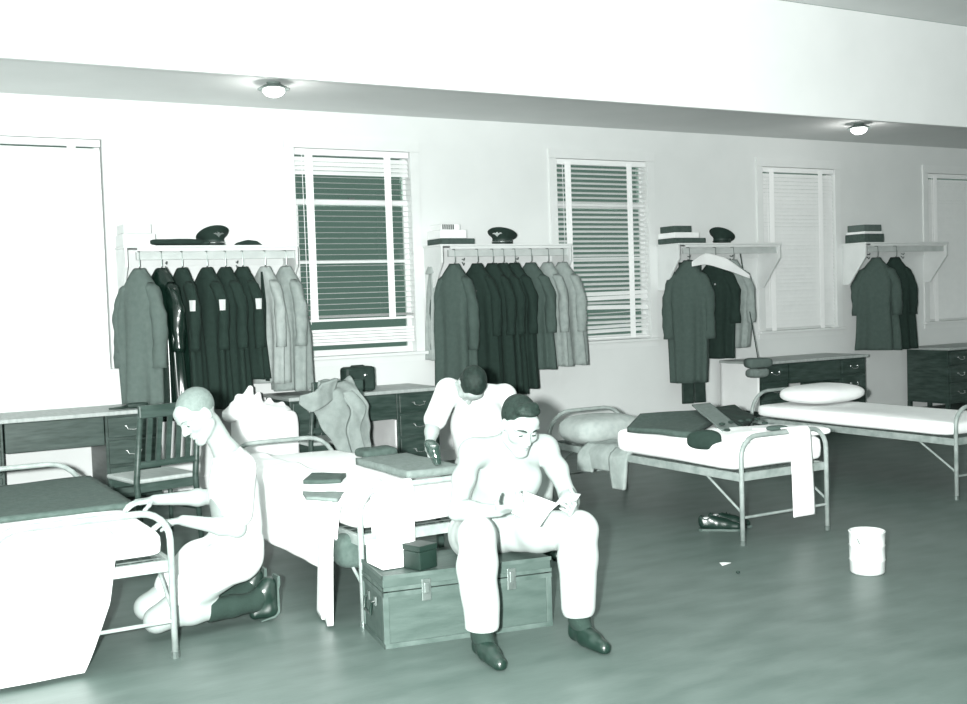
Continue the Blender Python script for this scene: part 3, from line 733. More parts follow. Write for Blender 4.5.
# middle right cot
soft('pillow', 'plump grey-white pillow at the head of the cot with clothes on its foot', 'pillow', (5.04, 7.02, .55), (.30, .22, .115), M_pale, .45, .75, .008, 12, 5, rot=.0)
blanket('dark blanket folded over the head side of the middle right mattress', [atz(627, 428, .645), atz(692, 434, .645), at(730, 409, 6.44), at(640, 414, 6.44)], M_blanket, .035, .006, 2)
blanket('light grey strip across the dark clothes on the middle right cot', [atz(722, 431, .66), atz(739, 427, .66), at(710, 403, 6.42), at(692, 405, 6.42)], M_blanket2, .01, .004, 3, nm='scarf', cat='scarf')
blanket('dark garment laid beyond the grey strip on the middle right cot', [atz(741, 427, .65), atz(757, 418, .65), at(735, 407, 6.42), at(706, 407, 6.42)], M_black, .02, .012, 4, nm='folded_garment', cat='clothes')
soft('dark_sock', 'dark sock drooping over the near edge of the middle right mattress', 'sock', tuple(atx(704, 440, 4.765)), (.11, .035, .06), M_black, .7, .7, .010, 20, 6, rot=-.9)
t = thing('white_uniform', 'white uniform with dark buttons laid across the foot of the middle right cot', 'clothes', (5.2, 5.5, .61))
link('uniform_body', superbox((5.20, 5.48, .632), (.36, .24, .035), .4, .7, 60, 16, .012, 14, 5), M_sheet, t, smooth=True)
link('uniform_sleeve', superbox((5.0, 5.72, .63), (.25, .06, .025), .5, .7, 30, 14, .006, 20, 7, rot=.5), M_sheet, t, smooth=True)
link('uniform_sleeve', superbox((5.42, 5.30, .645), (.17, .09, .03), .5, .7, 30, 14, .008, 20, 8, rot=-.5), M_sheet, t, smooth=True)
for k, (px, py) in enumerate(((722, 424), (731, 422), (741, 421), (749, 420), (757, 419), (727, 430), (765, 423))):
    q = atz(px, py, .688); link('dark_button', superbox(q, (.022, .022, .010), 1, 1, 12, 8), M_ink, t)
q = atz(777, 428, .69)
link('dark_collar', superbox(q, (.075, .045, .018), .8, .8, 24, 12, .003, 30, 2, rot=-.1), M_blanket, t, smooth=True)
strip('white_towel', 'long white towel hanging over the foot rail of the middle right cot', 'towel', [(5.22, 5.45, .668), (5.24, 5.22, .69), (5.255, 5.165, .675), (5.262, 5.155, .4), (5.265, 5.15, .13)], (1, 0, 0), [.2, .19, .185, .18, .185], M_sheet, amp=.003, seed=4, nu=10, thick=.008)
t = thing('khaki_shirt', 'khaki shirt hanging over the side rail near the grey-white pillow', 'shirt', (4.8, 6.55, .3))
link('shirt_body', ribbon([(5.02, 6.62, .49), (4.92, 6.60, .48), (4.82, 6.60, .475), (4.76, 6.60, .42), (4.745, 6.62, .31)], (.12, -1, 0), [.40, .46, .52, .52, .42], .014, .020, 16, 3, 26, 30, edge=.02), M_khaki, t, smooth=True)
link('shirt_sleeve', ribbon([(4.82, 6.42, .47), (4.745, 6.40, .42), (4.735, 6.39, .30), (4.73, 6.38, .20)], (.18, -1, 0), [.17, .17, .15, .12], .03, .014, 26, 6, 10, 20), M_khaki, t, smooth=True)
link('shirt_sleeve', ribbon([(4.80, 6.76, .47), (4.74, 6.78, .40), (4.73, 6.78, .28)], (.18, -1, 0), [.15, .15, .14], .03, .012, 22, 7, 10, 20), M_khaki, t, smooth=True)
soft('pillow', 'white pillow with a pointed corner on the far right cot', 'pillow', (7.42, 7.02, .655), (.36, .25, .085), M_sheet, .5, .8, .006, 12, 9, rot=.05)

# ------------------------------------------------------------------ shoes, can, paper on the floor
def shoe_body(b, heel, toe, up=(0, 0, 1), s=1.0, bend=0):
    heel, toe, up = Vector(heel), Vector(toe), Vector(up); d = (toe-heel); L = d.length; d.normalize(); sd = d.cross(up)
    P = lambda a, z: heel+d*(a*L)+up*z
    b.cap(P(.13, .045), P(.35, .045), .036*s, .034*s, k=.02)
    b.cap(P(.10, .075), P(.22, .08), .030*s, .028*s, k=.02)
    b.cap(P(.45, .04), P(.88, .026), .040*s, .030*s, k=.03)
    b.cap(P(.30, .07), P(.62, .05), .028*s, .028*s, k=.03)
    return b
def shoe(x, y, rot, label, open_=True):
    t = thing('black_shoe', label, 'shoe', (x, y, 0), 'pair of black shoes on the floor'); d = Vector((math.cos(rot), math.sin(rot), 0))
    h = Vector((x, y, .0)); b = shoe_body(Body(), h, h+d*.28)
    b.ell(h+d*.055+Vector((0, 0, .105)), (.034, .026, .045), k=.01, op=-1)
    b.cut((0, 0, .012), (0, 0, -1)); b.mesh('upper', M_leather, t, vox=.005)
    link('insole', superbox(h+d*.05+Vector((0, 0, .082)), (.03, .024, .006), .9, .9, 16, 8), M_lining, t, smooth=True)
    s = Vector((-d.y, d.x, 0)); prof = [(.0, .02), (.02, .034), (.08, .034), (.14, .030), (.2, .042), (.25, .036), (.285, .012)]
    pl = [h+d*a+s*b_ for a, b_ in prof]+[h+d*a-s*b_ for a, b_ in prof[::-1]]
    link('sole', MB().prism([(p.x, p.y) for p in pl], 'z', .0, .014), M_sole, t)
    for k in range(3): c = h+d*(.12+k*.022)+Vector((0, 0, .095-k*.010)); link('lace', MB().tube([c-s*.018, c+Vector((0, 0, .006)), c+s*.018], .003, 6), M_ink, t)
    return t
shoe(4.865, 5.70, -.70, 'left one of the black shoes on the floor under the middle right cot')
shoe(4.975, 5.73, -.62, 'right one of the black shoes on the floor, nearer the cot leg')
q = at(869, 575, 4.27)
t = thing('butt_can', 'white metal can standing on the floor at the right edge', 'can', (q.x+.0, 4.28, 0))
cx = q.x
link('can_body', MB().lathe([(.085, .0), (.092, .01), (.094, .07), (.097, .075), (.094, .08), (.094, .15), (.097, .155), (.094, .16), (.096, .225), (.10, .23), (.094, .235), (.088, .225), (.086, .03), (.001, .028)], (cx, 4.28, 0), 32), M_white, t, smooth=True)
link('bail_handle', MB().tube([(cx+.098*math.cos(a), 4.28-.02-.02*math.sin(a), .205-.07*math.sin(a)) for a in [math.pi*k/12 for k in range(13)]], .0035, 6), M_metal, t)
q = atz(724.5, 564, .003)
props(link('paper_scrap', MB().add([q+Vector(v) for v in ((-.035, -.02, 0), (.04, -.01, .004), (.03, .03, .0), (-.02, .02, .008), (-.035, -.02, -.002), (.04, -.01, .002), (.03, .03, -.002), (-.02, .02, .006))], [(0, 1, 2, 3), (7, 6, 5, 4), (0, 4, 5, 1), (1, 5, 6, 2), (2, 6, 7, 3), (3, 7, 4, 0)]), M_paper), 'small white scrap of paper on the open floor', 'paper')
q = atz(738, 573, .003)
props(link('floor_crumb', superbox((q.x, q.y, .008), (.012, .009, .008), .8, .8, 12, 8), M_ink), 'tiny dark crumb on the floor just beyond the paper scrap', 'crumb')

# ------------------------------------------------------------------ trunk
TA = -.17; ex = Vector((math.cos(TA), math.sin(TA), 0)); ey = Vector((-math.sin(TA), math.cos(TA), 0)); T0 = Vector((2.085, 4.614, 0)); TL, TD, TH = .82, .38, .335
def tb(mb, u0, u1, v0, v1, z0, z1):
    vs = [T0+ex*u+ey*v+Vector((0, 0, z)) for z in (z0, z1) for v in (v0, v1) for u in (u0, u1)]
    return mb.add(vs, [(0, 2, 3, 1), (4, 5, 7, 6), (0, 1, 5, 4), (2, 6, 7, 3), (0, 4, 6, 2), (1, 3, 7, 5)])
t = thing('wooden_trunk', 'worn wooden foot locker the shirtless man sits on', 'trunk', T0+ex*TL/2+ey*TD/2)
link('chest', tb(MB(), 0, TL, 0, TD, .01, .255), M_trunk, t, bevel=.004)
link('lid', tb(MB(), -.004, TL+.004, -.004, TD+.004, .262, TH-.003), M_trunk, t, bevel=.004)
for (u0, u1, v0, v1) in ((-.006, .022, -.006, .02), (TL-.022, TL+.006, -.006, .02), (-.006, .022, TD-.02, TD+.006), (TL-.022, TL+.006, TD-.02, TD+.006)):
    link('corner_post', tb(MB(), u0, u1, v0, v1, .0, .255), M_trunkedge, t, bevel=.002)
for z0, z1 in ((.0, .022), (.235, .256), (.262, .280), (TH-.018, TH)):
    link('edge_strip', tb(MB(), -.007, TL+.007, -.007, -.0015, z0, z1), M_trunkedge, t)
    link('end_strip', tb(MB(), -.007, -.0015, -.007, TD+.007, z0, z1), M_trunkedge, t)
for uc, nm in ((.20, 'latch'), (.62, 'latch')):
    l = link(nm, tb(tb(MB(), uc-.022, uc+.022, -.012, -.004, .20, .30), uc-.012, uc+.012, -.02, -.01, .235, .285), M_metal, t, bevel=.003)
link('hasp', tb(tb(MB(), TL/2-.03, TL/2+.03, -.013, -.004, .17, .305), TL/2-.015, TL/2+.015, -.024, -.012, .20, .25), M_metal, t, bevel=.003)
hp = T0-ex*.006+ey*TD/2
link('end_handle', MB().tube([hp+ey*-.06+Vector((0, 0, .19)), hp-ex*.02+ey*-.06+Vector((0, 0, .185)), hp-ex*.025+ey*-.055+Vector((0, 0, .13)), hp-ex*.025+ey*.055+Vector((0, 0, .13)), hp-ex*.02+ey*.06+Vector((0, 0, .185)), hp+ey*.06+Vector((0, 0, .19))], .007, 8), M_leather, t)
for s in (-1, 1): link('handle_loop', tb(MB(), -.012, -.003, TD/2+s*.06-.012, TD/2+s*.06+.012, .17, .21), M_metal, t)
def onT(u, v, w_, d, h, r=0, z=TH):
    vs = []
    c = T0+ex*u+ey*v; m = Matrix.Rotation(TA+r, 3, 'Z')
    return MB().add([c+m@Vector((sx*w_/2, sy*d/2, 0))+Vector((0, 0, z+.001+(h if k else 0))) for k in (0, 1) for sy in (-1, 1) for sx in (-1, 1)], [(0, 2, 3, 1), (4, 5, 7, 6), (0, 1, 5, 4), (2, 6, 7, 3), (0, 4, 6, 2), (1, 3, 7, 5)])
t = thing('white_box', 'white cardboard box on the left end of the trunk', 'box', T0+ex*.08+ey*.16+Vector((0, 0, TH)))
link('box_body', onT(.075, .20, .13, .19, .085, .15), M_card, t, bevel=.004)
link('box_lid', onT(.075, .20, .134, .194, .02, .15, TH+.086), M_card, t, bevel=.003)
t = thing('black_box', 'small black box on the trunk between the white box and the man', 'box', T0+ex*.235+ey*.09+Vector((0, 0, TH)))
link('box_body', onT(.20, .075, .11, .115, .085, .45), M_black_card, t, bevel=.004)
link('box_lid', onT(.20, .075, .114, .119, .026, .45, TH+.0865), M_black_card, t, bevel=.003)

# ------------------------------------------------------------------ people
def V3(*a): return Vector(a)
def basis(f, u):
    f = Vector(f).normalized(); u = Vector(u); u = (u-f*u.dot(f)).normalized(); s = f.cross(u); return f, u, s   # s = the person's right
def rotm(f, u, s): return np.array([[s.x, f.x, u.x], [s.y, f.y, u.y], [s.z, f.z, u.z]])
def head(b, c, f, u, k=1.0):
    f, u, s = basis(f, u); c = Vector(c); R_ = rotm(f, u, s)
    P = lambda S_, F_, U_: c+s*(S_*k)+f*(F_*k)+u*(U_*k)
    E_ = lambda S_, F_, U_, r, kk=.015, op=1: b.ell(P(S_, F_, U_), tuple(q*k for q in r), R_, kk, op)
    C_ = lambda A, B, ra, rb=None, kk=.015, op=1: b.cap(P(*A), P(*B), ra*k, None if rb is None else rb*k, kk, op)
    E_(0, -.012, .035, (.074, .094, .085), .02)
    E_(0, .022, -.02, (.062, .070, .085), .03)
    for q in (-1, 1):
        C_((q*.056, .005, -.055), (q*.018, .072, -.098), .017, .014, .03)
        E_(q*.042, .060, -.022, (.022, .022, .020), .02)
        C_((q*.052, .068, .026), (q*.012, .088, .026), .009, .010, .014)
    E_(0, .075, -.098, (.022, .018, .018), .02)
    E_(0, .07, .055, (.048, .022, .03), .03)
    C_((0, .088, .018), (0, .112, -.022), .008, .0115, .010)
    for q in (-1, 1): E_(q*.011, .100, -.027, (.009, .011, .008), .006)
    for q in (-1, 1): E_(q*.031, .098, .006, (.019, .018, .012), .012, -1)
    for q in (-1, 1): E_(q*.031, .076, .005, (.014, .013, .012), .003)
    C_((-.024, .086, -.0585), (.024, .086, -.0585), .0025, None, .004, -1)
    E_(0, .090, -.052, (.022, .010, .006), .005); E_(0, .088, -.066, (.019, .010, .007), .006)
    C_((0, .092, -.08), (0, .088, -.08), .006, None, .008, -1)
    for q in (-1, 1):
        E_(q*.077, -.004, -.004, (.009, .020, .031), .006)
        E_(q*.084, .002, -.002, (.006, .010, .018), .005, -1)
    return P, R_
def hand(b, wrist, d, palm, thumb, k=1.0, curl=(.5, .6, .4), spread=.06, tcurl=.3):
    """d: wrist->knuckles, palm: palm normal, thumb: side on which the thumb sits"""
    w = Vector(wrist); d = Vector(d).normalized(); pn = Vector(palm); pn = (pn-d*pn.dot(d)).normalized()
    th = Vector(thumb); th = (th-d*th.dot(d)-pn*th.dot(pn)).normalized()
    for q in (-.026, -.009, .009, .026): b.cap(w+th*q*.6*k+d*.012*k, w+th*q*k+d*.082*k, .014*k, .0125*k, k=.010)
    for q, L, r in ((.027, .070, .0086), (.009, .080, .0088), (-.010, .073, .0084), (-.028, .058, .0076)):
        p = w+th*q*k+d*.086*k; dd = (d+th*q*spread*30).normalized(); ang = 0
        for seg, cv in zip((.45, .31, .24), curl):
            ang += cv; v = dd*math.cos(ang)+pn*math.sin(ang); e = p+v*L*seg*k; b.cap(p, e, r*k, r*.93*k, k=.004); p = e; r *= .93
    p = w+th*.022*k+d*.022*k; v = (th*.75+d*.6+pn*.35).normalized()
    for L, r, cv in ((.042, .0125, 0), (.032, .0105, tcurl), (.026, .0092, tcurl)):
        v = (v*math.cos(cv)+(d*.7+pn*.5-th*.5).normalized()*math.sin(cv)).normalized(); e = p+v*L*k; b.cap(p, e, r*k, r*.92*k, k=.006); p = e
def limb(b, pts, rs, k=.03):
    for i in range(len(pts)-1): b.cap(pts[i], pts[i+1], rs[i], rs[i+1], k)

# ===== man on the trunk
man = thing('person', 'shirtless person in light trousers sitting on the wooden trunk and reading a booklet', 'person', (2.7, 4.6, 0))
pel = V3(2.70, 4.77, .44); che = at(509, 482, 4.60); nb = at(512, 444, 4.53)
shR = at(473, 453, 4.58); shL = at(545, 449, 4.60)
elR = at(457, 511, 4.42); wrR = at(499, 511, 4.22)
elL = at(568, 496, 4.42); wrL = at(573, 514, 4.25)
hd = at(519, 425, 4.44)
b = Body()
b.ell(pel, (.145, .11, .10), k=.05)
mid = (pel+che)/2
b.ell(mid, (.135, .105, .15), k=.06)
b.ell(che+V3(0, .01, 0), (.165, .115, .15), k=.06)
b.cap(che+V3(-.08, -.045, .02), che+V3(-.04, -.05, .04), .05, .05, k=.07); b.cap(che+V3(.08, -.05, .02), che+V3(.04, -.05, .04), .05, .05, k=.07)
b.cap(shR+V3(.03, .02, -.0), shL+V3(-.03, .02, 0), .062, .062, k=.06)
b.cap(nb+V3(0, .02, 0), shR, .045, .05, k=.05); b.cap(nb+V3(0, .02, 0), shL, .045, .05, k=.05)
b.cap(nb+V3(0, .02, -.02), hd+V3(0, .03, -.03), .060, .054, k=.03)
b.ell(shR, (.062, .062, .062), k=.04); b.ell(shL, (.062, .062, .062), k=.04)
limb(b, [shR, shR.lerp(elR, .45)+V3(-.012, 0, 0), elR], [.052, .050, .038]); limb(b, [elR, elR.lerp(wrR, .3), wrR], [.040, .042, .026])
limb(b, [shL, shL.lerp(elL, .45)+V3(.012, 0, 0), elL], [.052, .050, .038]); limb(b, [elL, elL.lerp(wrL, .3), wrL], [.040, .042, .027])
ff = V3(-.34, -.78, -.42)+V3(.26, 0, 0); P, Rh = head(b, hd, ff, (.02, -.35, 1), 1.08)
bk = at(538, 508, 4.13)   # booklet centre
dR = (at(512, 507, 4.14)-wrR); hand(b, wrR, dR, (.25, .6, .9), (.1, -.6, .6), 1.0, (.5, .5, .4))
dL = (at(563, 502, 4.16)-wrL); hand(b, wrL, V3(-.45, -.6, .40), (-.5, .75, .3), (-.3, .1, .9), 1.0, (.5, .7, .5))
hipR = pel+V3(-.075, -.02, -.01); hipL = pel+V3(.09, -.02, -.01)
knR = at(478, 536, 4.26); knL = at(580, 531, 4.20)
anR = at(482, 634, 4.24); anL = at(579, 618, 4.16)
limb(b, [hipR, knR, anR], [.085, .055, .038]); limb(b, [hipL, knL, anL], [.085, .055, .038])
b.cap(anR, anR+V3(-.01, -.05, -.04), .032, .025); b.cap(anL, anL+V3(.0, -.05, -.04), .032, .025)
man_body = b.mesh('body', M_skin, man, vox=.0048)
t_ = Body()
t_.ell(pel+V3(.01, 0, -.005), (.165, .13, .10), k=.05); t_.cap(pel+V3(-.07, 0, -.02), pel+V3(.09, 0, -.02), .105, .105, k=.05)
mR = hipR.lerp(knR, .5); mL = hipL.lerp(knL, .5)
limb(t_, [hipR, mR, knR+V3(0, .02, 0)], [.105, .098, .082], .04); limb(t_, [hipL, mL, knL+V3(0, .02, 0)], [.105, .098, .086], .04)
cuR = anR+V3(.0, 0, .045); cuL = anL+V3(0, 0, .055)
limb(t_, [knR, knR.lerp(cuR, .35)+V3(0, .015, 0), cuR], [.080, .088, .078], .03); limb(t_, [knL, knL.lerp(cuL, .35)+V3(0, .015, 0), cuL], [.085, .088, .078], .03)
t_.cut((0, 0, cuL.z-.045), (0, 0, -1)); t_.cut(pel+V3(0, 0, .085), (.05, .35, 1))
t_.mesh('trousers', M_trouser, man, vox=.006, noise=.0045, freq=26, seed=5)
f_, u_, s_ = basis(ff, (.02, -.35, 1)); K = 1.08
h_ = Body(); HP = lambda a, c, d: hd+s_*a*K+f_*c*K+u_*d*K
h_.ell(HP(0, -.018, .045), (.077*K, .096*K, .083*K), Rh, .01)
h_.ell(HP(0, .04, .100), (.056*K, .045*K, .022*K), Rh, .02)
h_.cap(HP(-.03, .035, .118), HP(.030, .045, .113), .016, .014, .02)
h_.ell(HP(0, .115, .018), (.085*K, .062*K, .078*K), Rh, .010, -1)      # face opening
h_.ell(HP(.0, .02, -.07), (.12*K, .075*K, .075*K), Rh, .015, -1)
h_.cut(HP(0, -.05, -.055), tuple(-u_*1+f_*.3))
h_.mesh('hair', M_hair, man, vox=.0045, noise=.002, freq=90, seed=3)
eb = []
for q in (-1, 1):
    link('eyebrow', MB().tube([HP(q*.014, .0985, .028), HP(q*.03, .096, .0325), HP(q*.05, .079, .027)], [.0035, .0048, .003], 8), M_hair, man, smooth=True)
    link('eye', superbox(HP(q*.031, .0865, .0015), (.011, .007, .0042), 1, 1, 16, 10, rot=math.atan2(f_.x, -f_.y)*0), M_ink, man, smooth=True)
for an, k_ in ((anR, -.12), (anL, .02)):
    sb_ = shoe_body(Body(), V3(an.x-k_*.05, an.y+.06, 0), V3(an.x+k_*.2, an.y-.215, 0), s=1.05); sb_.cut((0, 0, .004), (0, 0, -1))
    sh = sb_.mesh('shoe', M_leather, man, vox=.005)
    sk = Body().cap(an+V3(0, 0, .09), an+V3(0, 0, -.01), .050, .047, k=.01).cap(an, V3(an.x, an.y-.05, .07), .045, .036, k=.02); sk.mesh('sock', M_black, man, vox=.006)
# booklet he reads: an open cover with pages
bo = thing('booklet', 'open white booklet held in both hands by the shirtless man', 'booklet', bk)
A0 = at(524, 491, 4.24); A1 = at(556, 503, 4.24); A2 = at(540, 526, 4.08); A3 = at(512, 512, 4.10)
n_ = (A1-A0).cross(A3-A0).normalized()*.0035
def leaf(q, off): n1 = n_*off; n2 = n_*(off+1); return MB().add([p+n1 for p in q]+[p+n2 for p in q], [(3, 2, 1, 0), (4, 5, 6, 7), (0, 1, 5, 4), (1, 2, 6, 5), (2, 3, 7, 6), (3, 0, 4, 7)])
link('left_leaf', leaf([A0, A1, A2, A3], 0), M_paper, bo)
B1 = at(578, 494, 4.22); B2 = at(571, 503, 4.10)
link('curled_leaf', ribbon([A1.lerp(A2, .1), at(563, 498, 4.20), at(571, 497, 4.17), at(579, 497, 4.19)], (A2-A1), [.12, .11, .09, .07], .003, .002, 10, 3, 8, 14), M_paper, bo, smooth=True)
link('cover', leaf([A0, A1, A2, A3], 1.2), M_blanket2, bo)

# ===== kneeling man
kn = thing('person', 'person with cropped fair hair in white undershirt kneeling beside the left foreground cot', 'person', (1.65, 5.5, 0))
b = Body()
pel = V3(1.685, 5.50, .34); che = V3(1.675, 5.50, .66); nb = V3(1.665, 5.50, .845)
hd = V3(1.515, 5.47, 1.05)
shN = V3(1.675, 5.335, .785); shF = V3(1.71, 5.655, .79)
elN = V3(1.63, 5.29, .50); wrN = V3(1.385, 5.34, .565); elF = V3(1.65, 5.70, .60); wrF = V3(1.33, 5.66, .625)
b.ell(pel, (.115, .165, .12), k=.05); b.ell((pel+che)/2, (.10, .145, .17), k=.06); b.ell(che, (.108, .165, .17), k=.06)
b.cap(shN, shF, .058, .058, k=.05)
b.cap(nb+V3(.01, 0, -.03), hd+V3(.055, .01, -.045), .060, .056, k=.03)
b.cap(nb, shN, .045, .045, k=.05); b.cap(nb, shF, .045, .045, k=.05)
for a, e, w_ in ((shN, elN, wrN), (shF, elF, wrF)):
    limb(b, [a, a.lerp(e, .5), e], [.052, .046, .037]); limb(b, [e, e.lerp(w_, .3), w_], [.039, .040, .026])
hand(b, wrN, V3(-1, .05, .0), (0, -.1, -1), (0, 1, .1), 1.0, (.25, .3, .2)); hand(b, wrF, V3(-1, -.1, .0), (0, 0, -1), (0, -1, .1), 1.0, (.25, .3, .2))
kf = V3(-.80, -.28, -.60); P, Rk = head(b, hd, kf, (-.62, 0, .8), 1.06)
knN = V3(1.245, 5.36, .105); knF = V3(1.26, 5.62, .105); anN = V3(1.735, 5.40, .10); anF = V3(1.735, 5.60, .10)
hN = pel+V3(-.02, -.09, -.02); hF = pel+V3(-.02, .09, -.02)
for h0, k0, a0 in ((hN, knN, anN), (hF, knF, anF)):
    limb(b, [h0, h0.lerp(k0, .5), k0], [.092, .080, .060]); limb(b, [k0, k0.lerp(a0, .35)+V3(0, 0, .005), a0], [.054, .056, .038])
    b.cap(a0, a0+V3(.07, 0, .06), .036, .034); b.cap(a0+V3(.06, 0, .04), a0+V3(.03, 0, -.06), .032, .028)
b.mesh('body', M_skin, kn, vox=.005)
s2 = Body()
s2.ell(che+V3(.01, 0, .0), (.122, .185, .18), k=.05); s2.ell((pel+che)/2+V3(.015, 0, -.02), (.115, .165, .20), k=.05); s2.cap(shN+V3(0, .02, 0), shF+V3(0, -.02, 0), .072, .072, k=.05)
s2.cap(nb+V3(.015, 0, -.05), nb+V3(.0, 0, -.015), .10, .075, k=.04)
s2.cap(shN, shN.lerp(elN, .75), .068, .070, k=.03); s2.cap(shF, shF.lerp(elF, .7), .060, .062, k=.03)
s2.cut(nb+V3(-.02, 0, .005), (-.45, 0, 1)); s2.cut((0, 0, .40), (0, 0, -1))
s2.mesh('undershirt', M_tshirt, kn, vox=.006, noise=.004, freq=22, seed=6)
s3 = Body()
s3.ell(pel+V3(.0, 0, 0), (.13, .18, .13), k=.05); s3.ell(pel+V3(.0, 0, .07), (.13, .17, .1), k=.05)
for h0, k0 in ((hN, knN), (hF, knF)): m_ = h0.lerp(k0, .35)+V3(0, 0, .05); s3.cap(h0, m_, .108, .105, k=.04); s3.cap(m_, h0.lerp(k0, .68)+V3(0, 0, .02), .105, .088, k=.04)
s3.mesh('shorts', M_tshirt, kn, vox=.006, noise=.004, freq=24, seed=8)
kfu = basis(kf, (-.62, 0, .8)); K = 1.06
HQ = lambda a, c, d: hd+kfu[2]*a*K+kfu[0]*c*K+kfu[1]*d*K
h2 = Body(); h2.ell(HQ(0, -.016, .040), (.0765*K, .096*K, .085*K), Rk, .01)
h2.ell(HQ(0, .12, .0), (.085*K, .075*K, .085*K), Rk, .012, -1); h2.ell(HQ(0, .02, -.075), (.12*K, .08*K, .08*K), Rk, .015, -1)
h2.cut(HQ(0, -.05, -.045), tuple(-kfu[1]+kfu[0]*.25))
h2.mesh('cropped_hair', M_fair, kn, vox=.0045, noise=.0008, freq=120, seed=4)
for q in (-1, 1):
    link('eyebrow', MB().tube([HQ(q*.014, .0975, .028), HQ(q*.03, .095, .032), HQ(q*.05, .078, .027)], .003, 8), M_fair, kn, smooth=True)
    link('eye', superbox(HQ(q*.031, .0875, .001), (.006, .008, .0038), 1, 1, 16, 10), M_ink, kn, smooth=True)
for a0, k0 in ((anN, knN), (anF, knF)):
    sk = Body(); m0 = k0.lerp(a0, .52); limb(sk, [m0, m0.lerp(a0, .5), a0, a0+V3(.05, 0, .045)], [.060, .054, .048, .046], .02)
    sk.cut(m0+V3(-.005, 0, 0), (-1, 0, .1)); sk.mesh('sock', M_black, kn, vox=.006, noise=.0015, freq=50, seed=2)
    so = Body(); hl = a0+V3(.075, 0, .075); bl = a0+V3(.075, 0, -.045)
    so.cap(hl, hl+V3(-.005, 0, -.045), .042, .041, k=.02); so.cap(hl+V3(-.005, 0, -.04), bl, .038, .044, k=.03); so.cap(bl, bl+V3(-.075, 0, -.015), .042, .028, k=.03)
    so.cap(a0+V3(.04, 0, .045), a0+V3(.02, 0, -.01), .040, .036, k=.03); so.cut(hl+V3(.038, 0, 0), (1, 0, .02)); so.cut((0, 0, .003), (0, 0, -1))
    so.mesh('shoe', M_leather, kn, vox=.005)
    link('shoe_sole', MB().prism([(hl.x+.038, hl.z+.045), (hl.x+.052, hl.z+.045), (hl.x+.052, hl.z-.00), (hl.x+.044, hl.z-.02), (hl.x+.046, bl.z-.02), (hl.x+.02, .012), (hl.x-.055, .002), (hl.x-.055, .008), (hl.x+.01, .024), (hl.x+.032, bl.z-.0), (hl.x+.034, hl.z-.02)], 'y', a0.y-.038, a0.y+.038), M_sole, kn, bevel=.003)

# ===== man behind the trunk sitter
st = thing('stool', 'low wooden stool under the bowed man polishing a shoe', 'stool', (3.42, 6.2, 0))
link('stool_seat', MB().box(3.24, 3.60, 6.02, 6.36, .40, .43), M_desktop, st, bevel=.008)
for (x, y) in ((3.27, 6.05), (3.57, 6.05), (3.27, 6.33), (3.57, 6.33)): link('leg', MB().box(x-.018, x+.018, y-.018, y+.018, 0, .40), M_dkwood, st)
bm2 = thing('person', 'person with bowed dark-haired head in white undershirt, seated behind the shirtless reader', 'person', (3.4, 6.1, 0))
YB = 6.12
pel = at(484, 474, YB+.05); pel.z = .53
che = at(478, 430, YB); nb = at(474, 392, YB-.02)
shR = at(448, 391, YB); shL = at(505, 396, YB+.05)
elR = at(433, 424, YB-.02); wrR = at(429, 449, YB-.12)
hd = at(470, 384, YB-.12)
elL = at(512, 440, YB-.05); wrL = at(505, 462, YB-.28)
b = Body()
b.ell(pel, (.17, .12, .12), k=.05); b.ell((pel+che)/2, (.13, .11, .16), k=.06); b.ell(che+V3(0, 0, .03), (.165, .12, .18), k=.06)
b.cap(shR, shL, .06, .06, k=.05); b.cap(nb, hd+V3(0, .03, .0), .06, .055, k=.03)
limb(b, [shR, elR], [.055, .038]); limb(b, [elR, elR.lerp(wrR, .3), wrR], [.039, .040, .026]); limb(b, [shL, elL], [.055, .038]); limb(b, [elL, wrL], [.038, .026])
hand(b, wrR, V3(-.05, -.35, -.9), (.6, -.5, 0), (.7, .4, 0), .95, (.5, .7, .5)); hand(b, wrL, V3(-.6, -.5, -.3), (0, 0, -1), (0, 1, 0), .95, (.6, .6, .4))
bf = V3(-.08, -.12, -1); P, Rb = head(b, hd, bf, (0, -1, .1), 1.04)
kR = pel+V3(-.13, -.44, .0); kL = pel+V3(.14, -.44, .0)
fR = V3(kR.x, kR.y+.02, .09); fL = V3(kL.x, kL.y+.02, .09)
for s_, k0, f0 in ((-.09, kR, fR), (.09, kL, fL)):
    limb(b, [pel+V3(s_, -.02, -.02), k0, f0], [.085, .056, .038]); b.cap(f0, f0+V3(0, -.1, -.05), .034, .03)
b.mesh('body', M_skin, bm2, vox=.006)
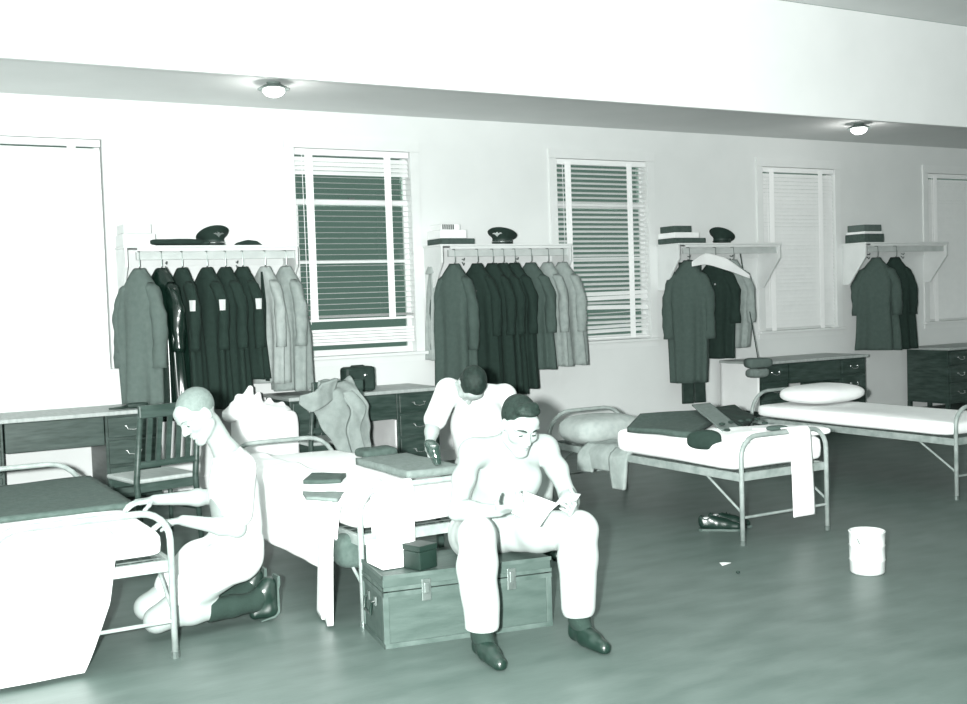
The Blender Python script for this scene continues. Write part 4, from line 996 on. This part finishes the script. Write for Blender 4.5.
s2 = Body(); s2.ell(che+V3(0, .0, .03), (.185, .14, .19), k=.06); s2.ell((pel+che)/2, (.165, .14, .21), k=.06); s2.cap(shR+V3(.02, 0, -.01), shL+V3(-.02, 0, -.01), .078, .078, k=.05)
s2.cap(shR, shR.lerp(elR, .85), .074, .072, k=.03); s2.cap(shL, shL.lerp(elL, .85), .074, .07, k=.03)
s2.cut(pel+V3(0, 0, .05), (0, -.1, -1))
s2.mesh('undershirt', M_tshirt, bm2, vox=.007, noise=.004, freq=22, seed=9)
s3 = Body(); s3.ell(pel, (.185, .14, .13), k=.05)
for s_, k0, f0 in ((-.09, kR, fR), (.09, kL, fL)): limb(s3, [pel+V3(s_, -.02, -.01), k0, f0+V3(0, 0, .04)], [.105, .082, .075], .04)
s3.cut((0, 0, .09), (0, 0, -1)); s3.mesh('trousers', M_trouser, bm2, vox=.008, noise=.004, freq=24, seed=10)
bu = basis(bf, (0, -1, .1)); HB = lambda a, c, d: hd+bu[2]*a+bu[0]*c+bu[1]*d
h3 = Body(); h3.ell(HB(0, -.012, .045), (.082, .102, .092), Rb, .01); h3.ell(HB(0, .125, -.01), (.085, .06, .085), Rb, .012, -1)
h3.cut(HB(0, -.05, -.06), tuple(-bu[1]+bu[0]*.3)); h3.mesh('hair', M_hair, bm2, vox=.006, noise=.002, freq=90, seed=5)
for f0 in (fR, fL):
    so = shoe_body(Body(), V3(f0.x, f0.y+.06, 0), V3(f0.x, f0.y-.215, 0), s=1.05); so.cut((0, 0, .004), (0, 0, -1)); so.mesh('shoe', M_leather, bm2, vox=.006)
# the shoe he polishes on the folded blanket
q = atz(428, 470, .67)
t = thing('polished_shoe', 'gleaming black shoe held upright on the grey blanket by the bowed man', 'shoe', (q.x, q.y, .66))
b = Body(); shoe_body(b, V3(q.x-.03, q.y+.05, .83), V3(q.x+.03, q.y-.02, .695), (.75, -.6, -.1), s=.6, bend=0)
b.mesh('upper', mat('polished_leather', .2, .08, .02, 10, spec=1), t, vox=.005, noise=.003, freq=60)
for k in range(3): link('lace', MB().tube([(q.x+.01, q.y-.02, .80-k*.03), (q.x+.03, q.y-.035, .80-k*.03), (q.x+.045, q.y-.01, .80-k*.03)], .004, 6), M_badge, t)
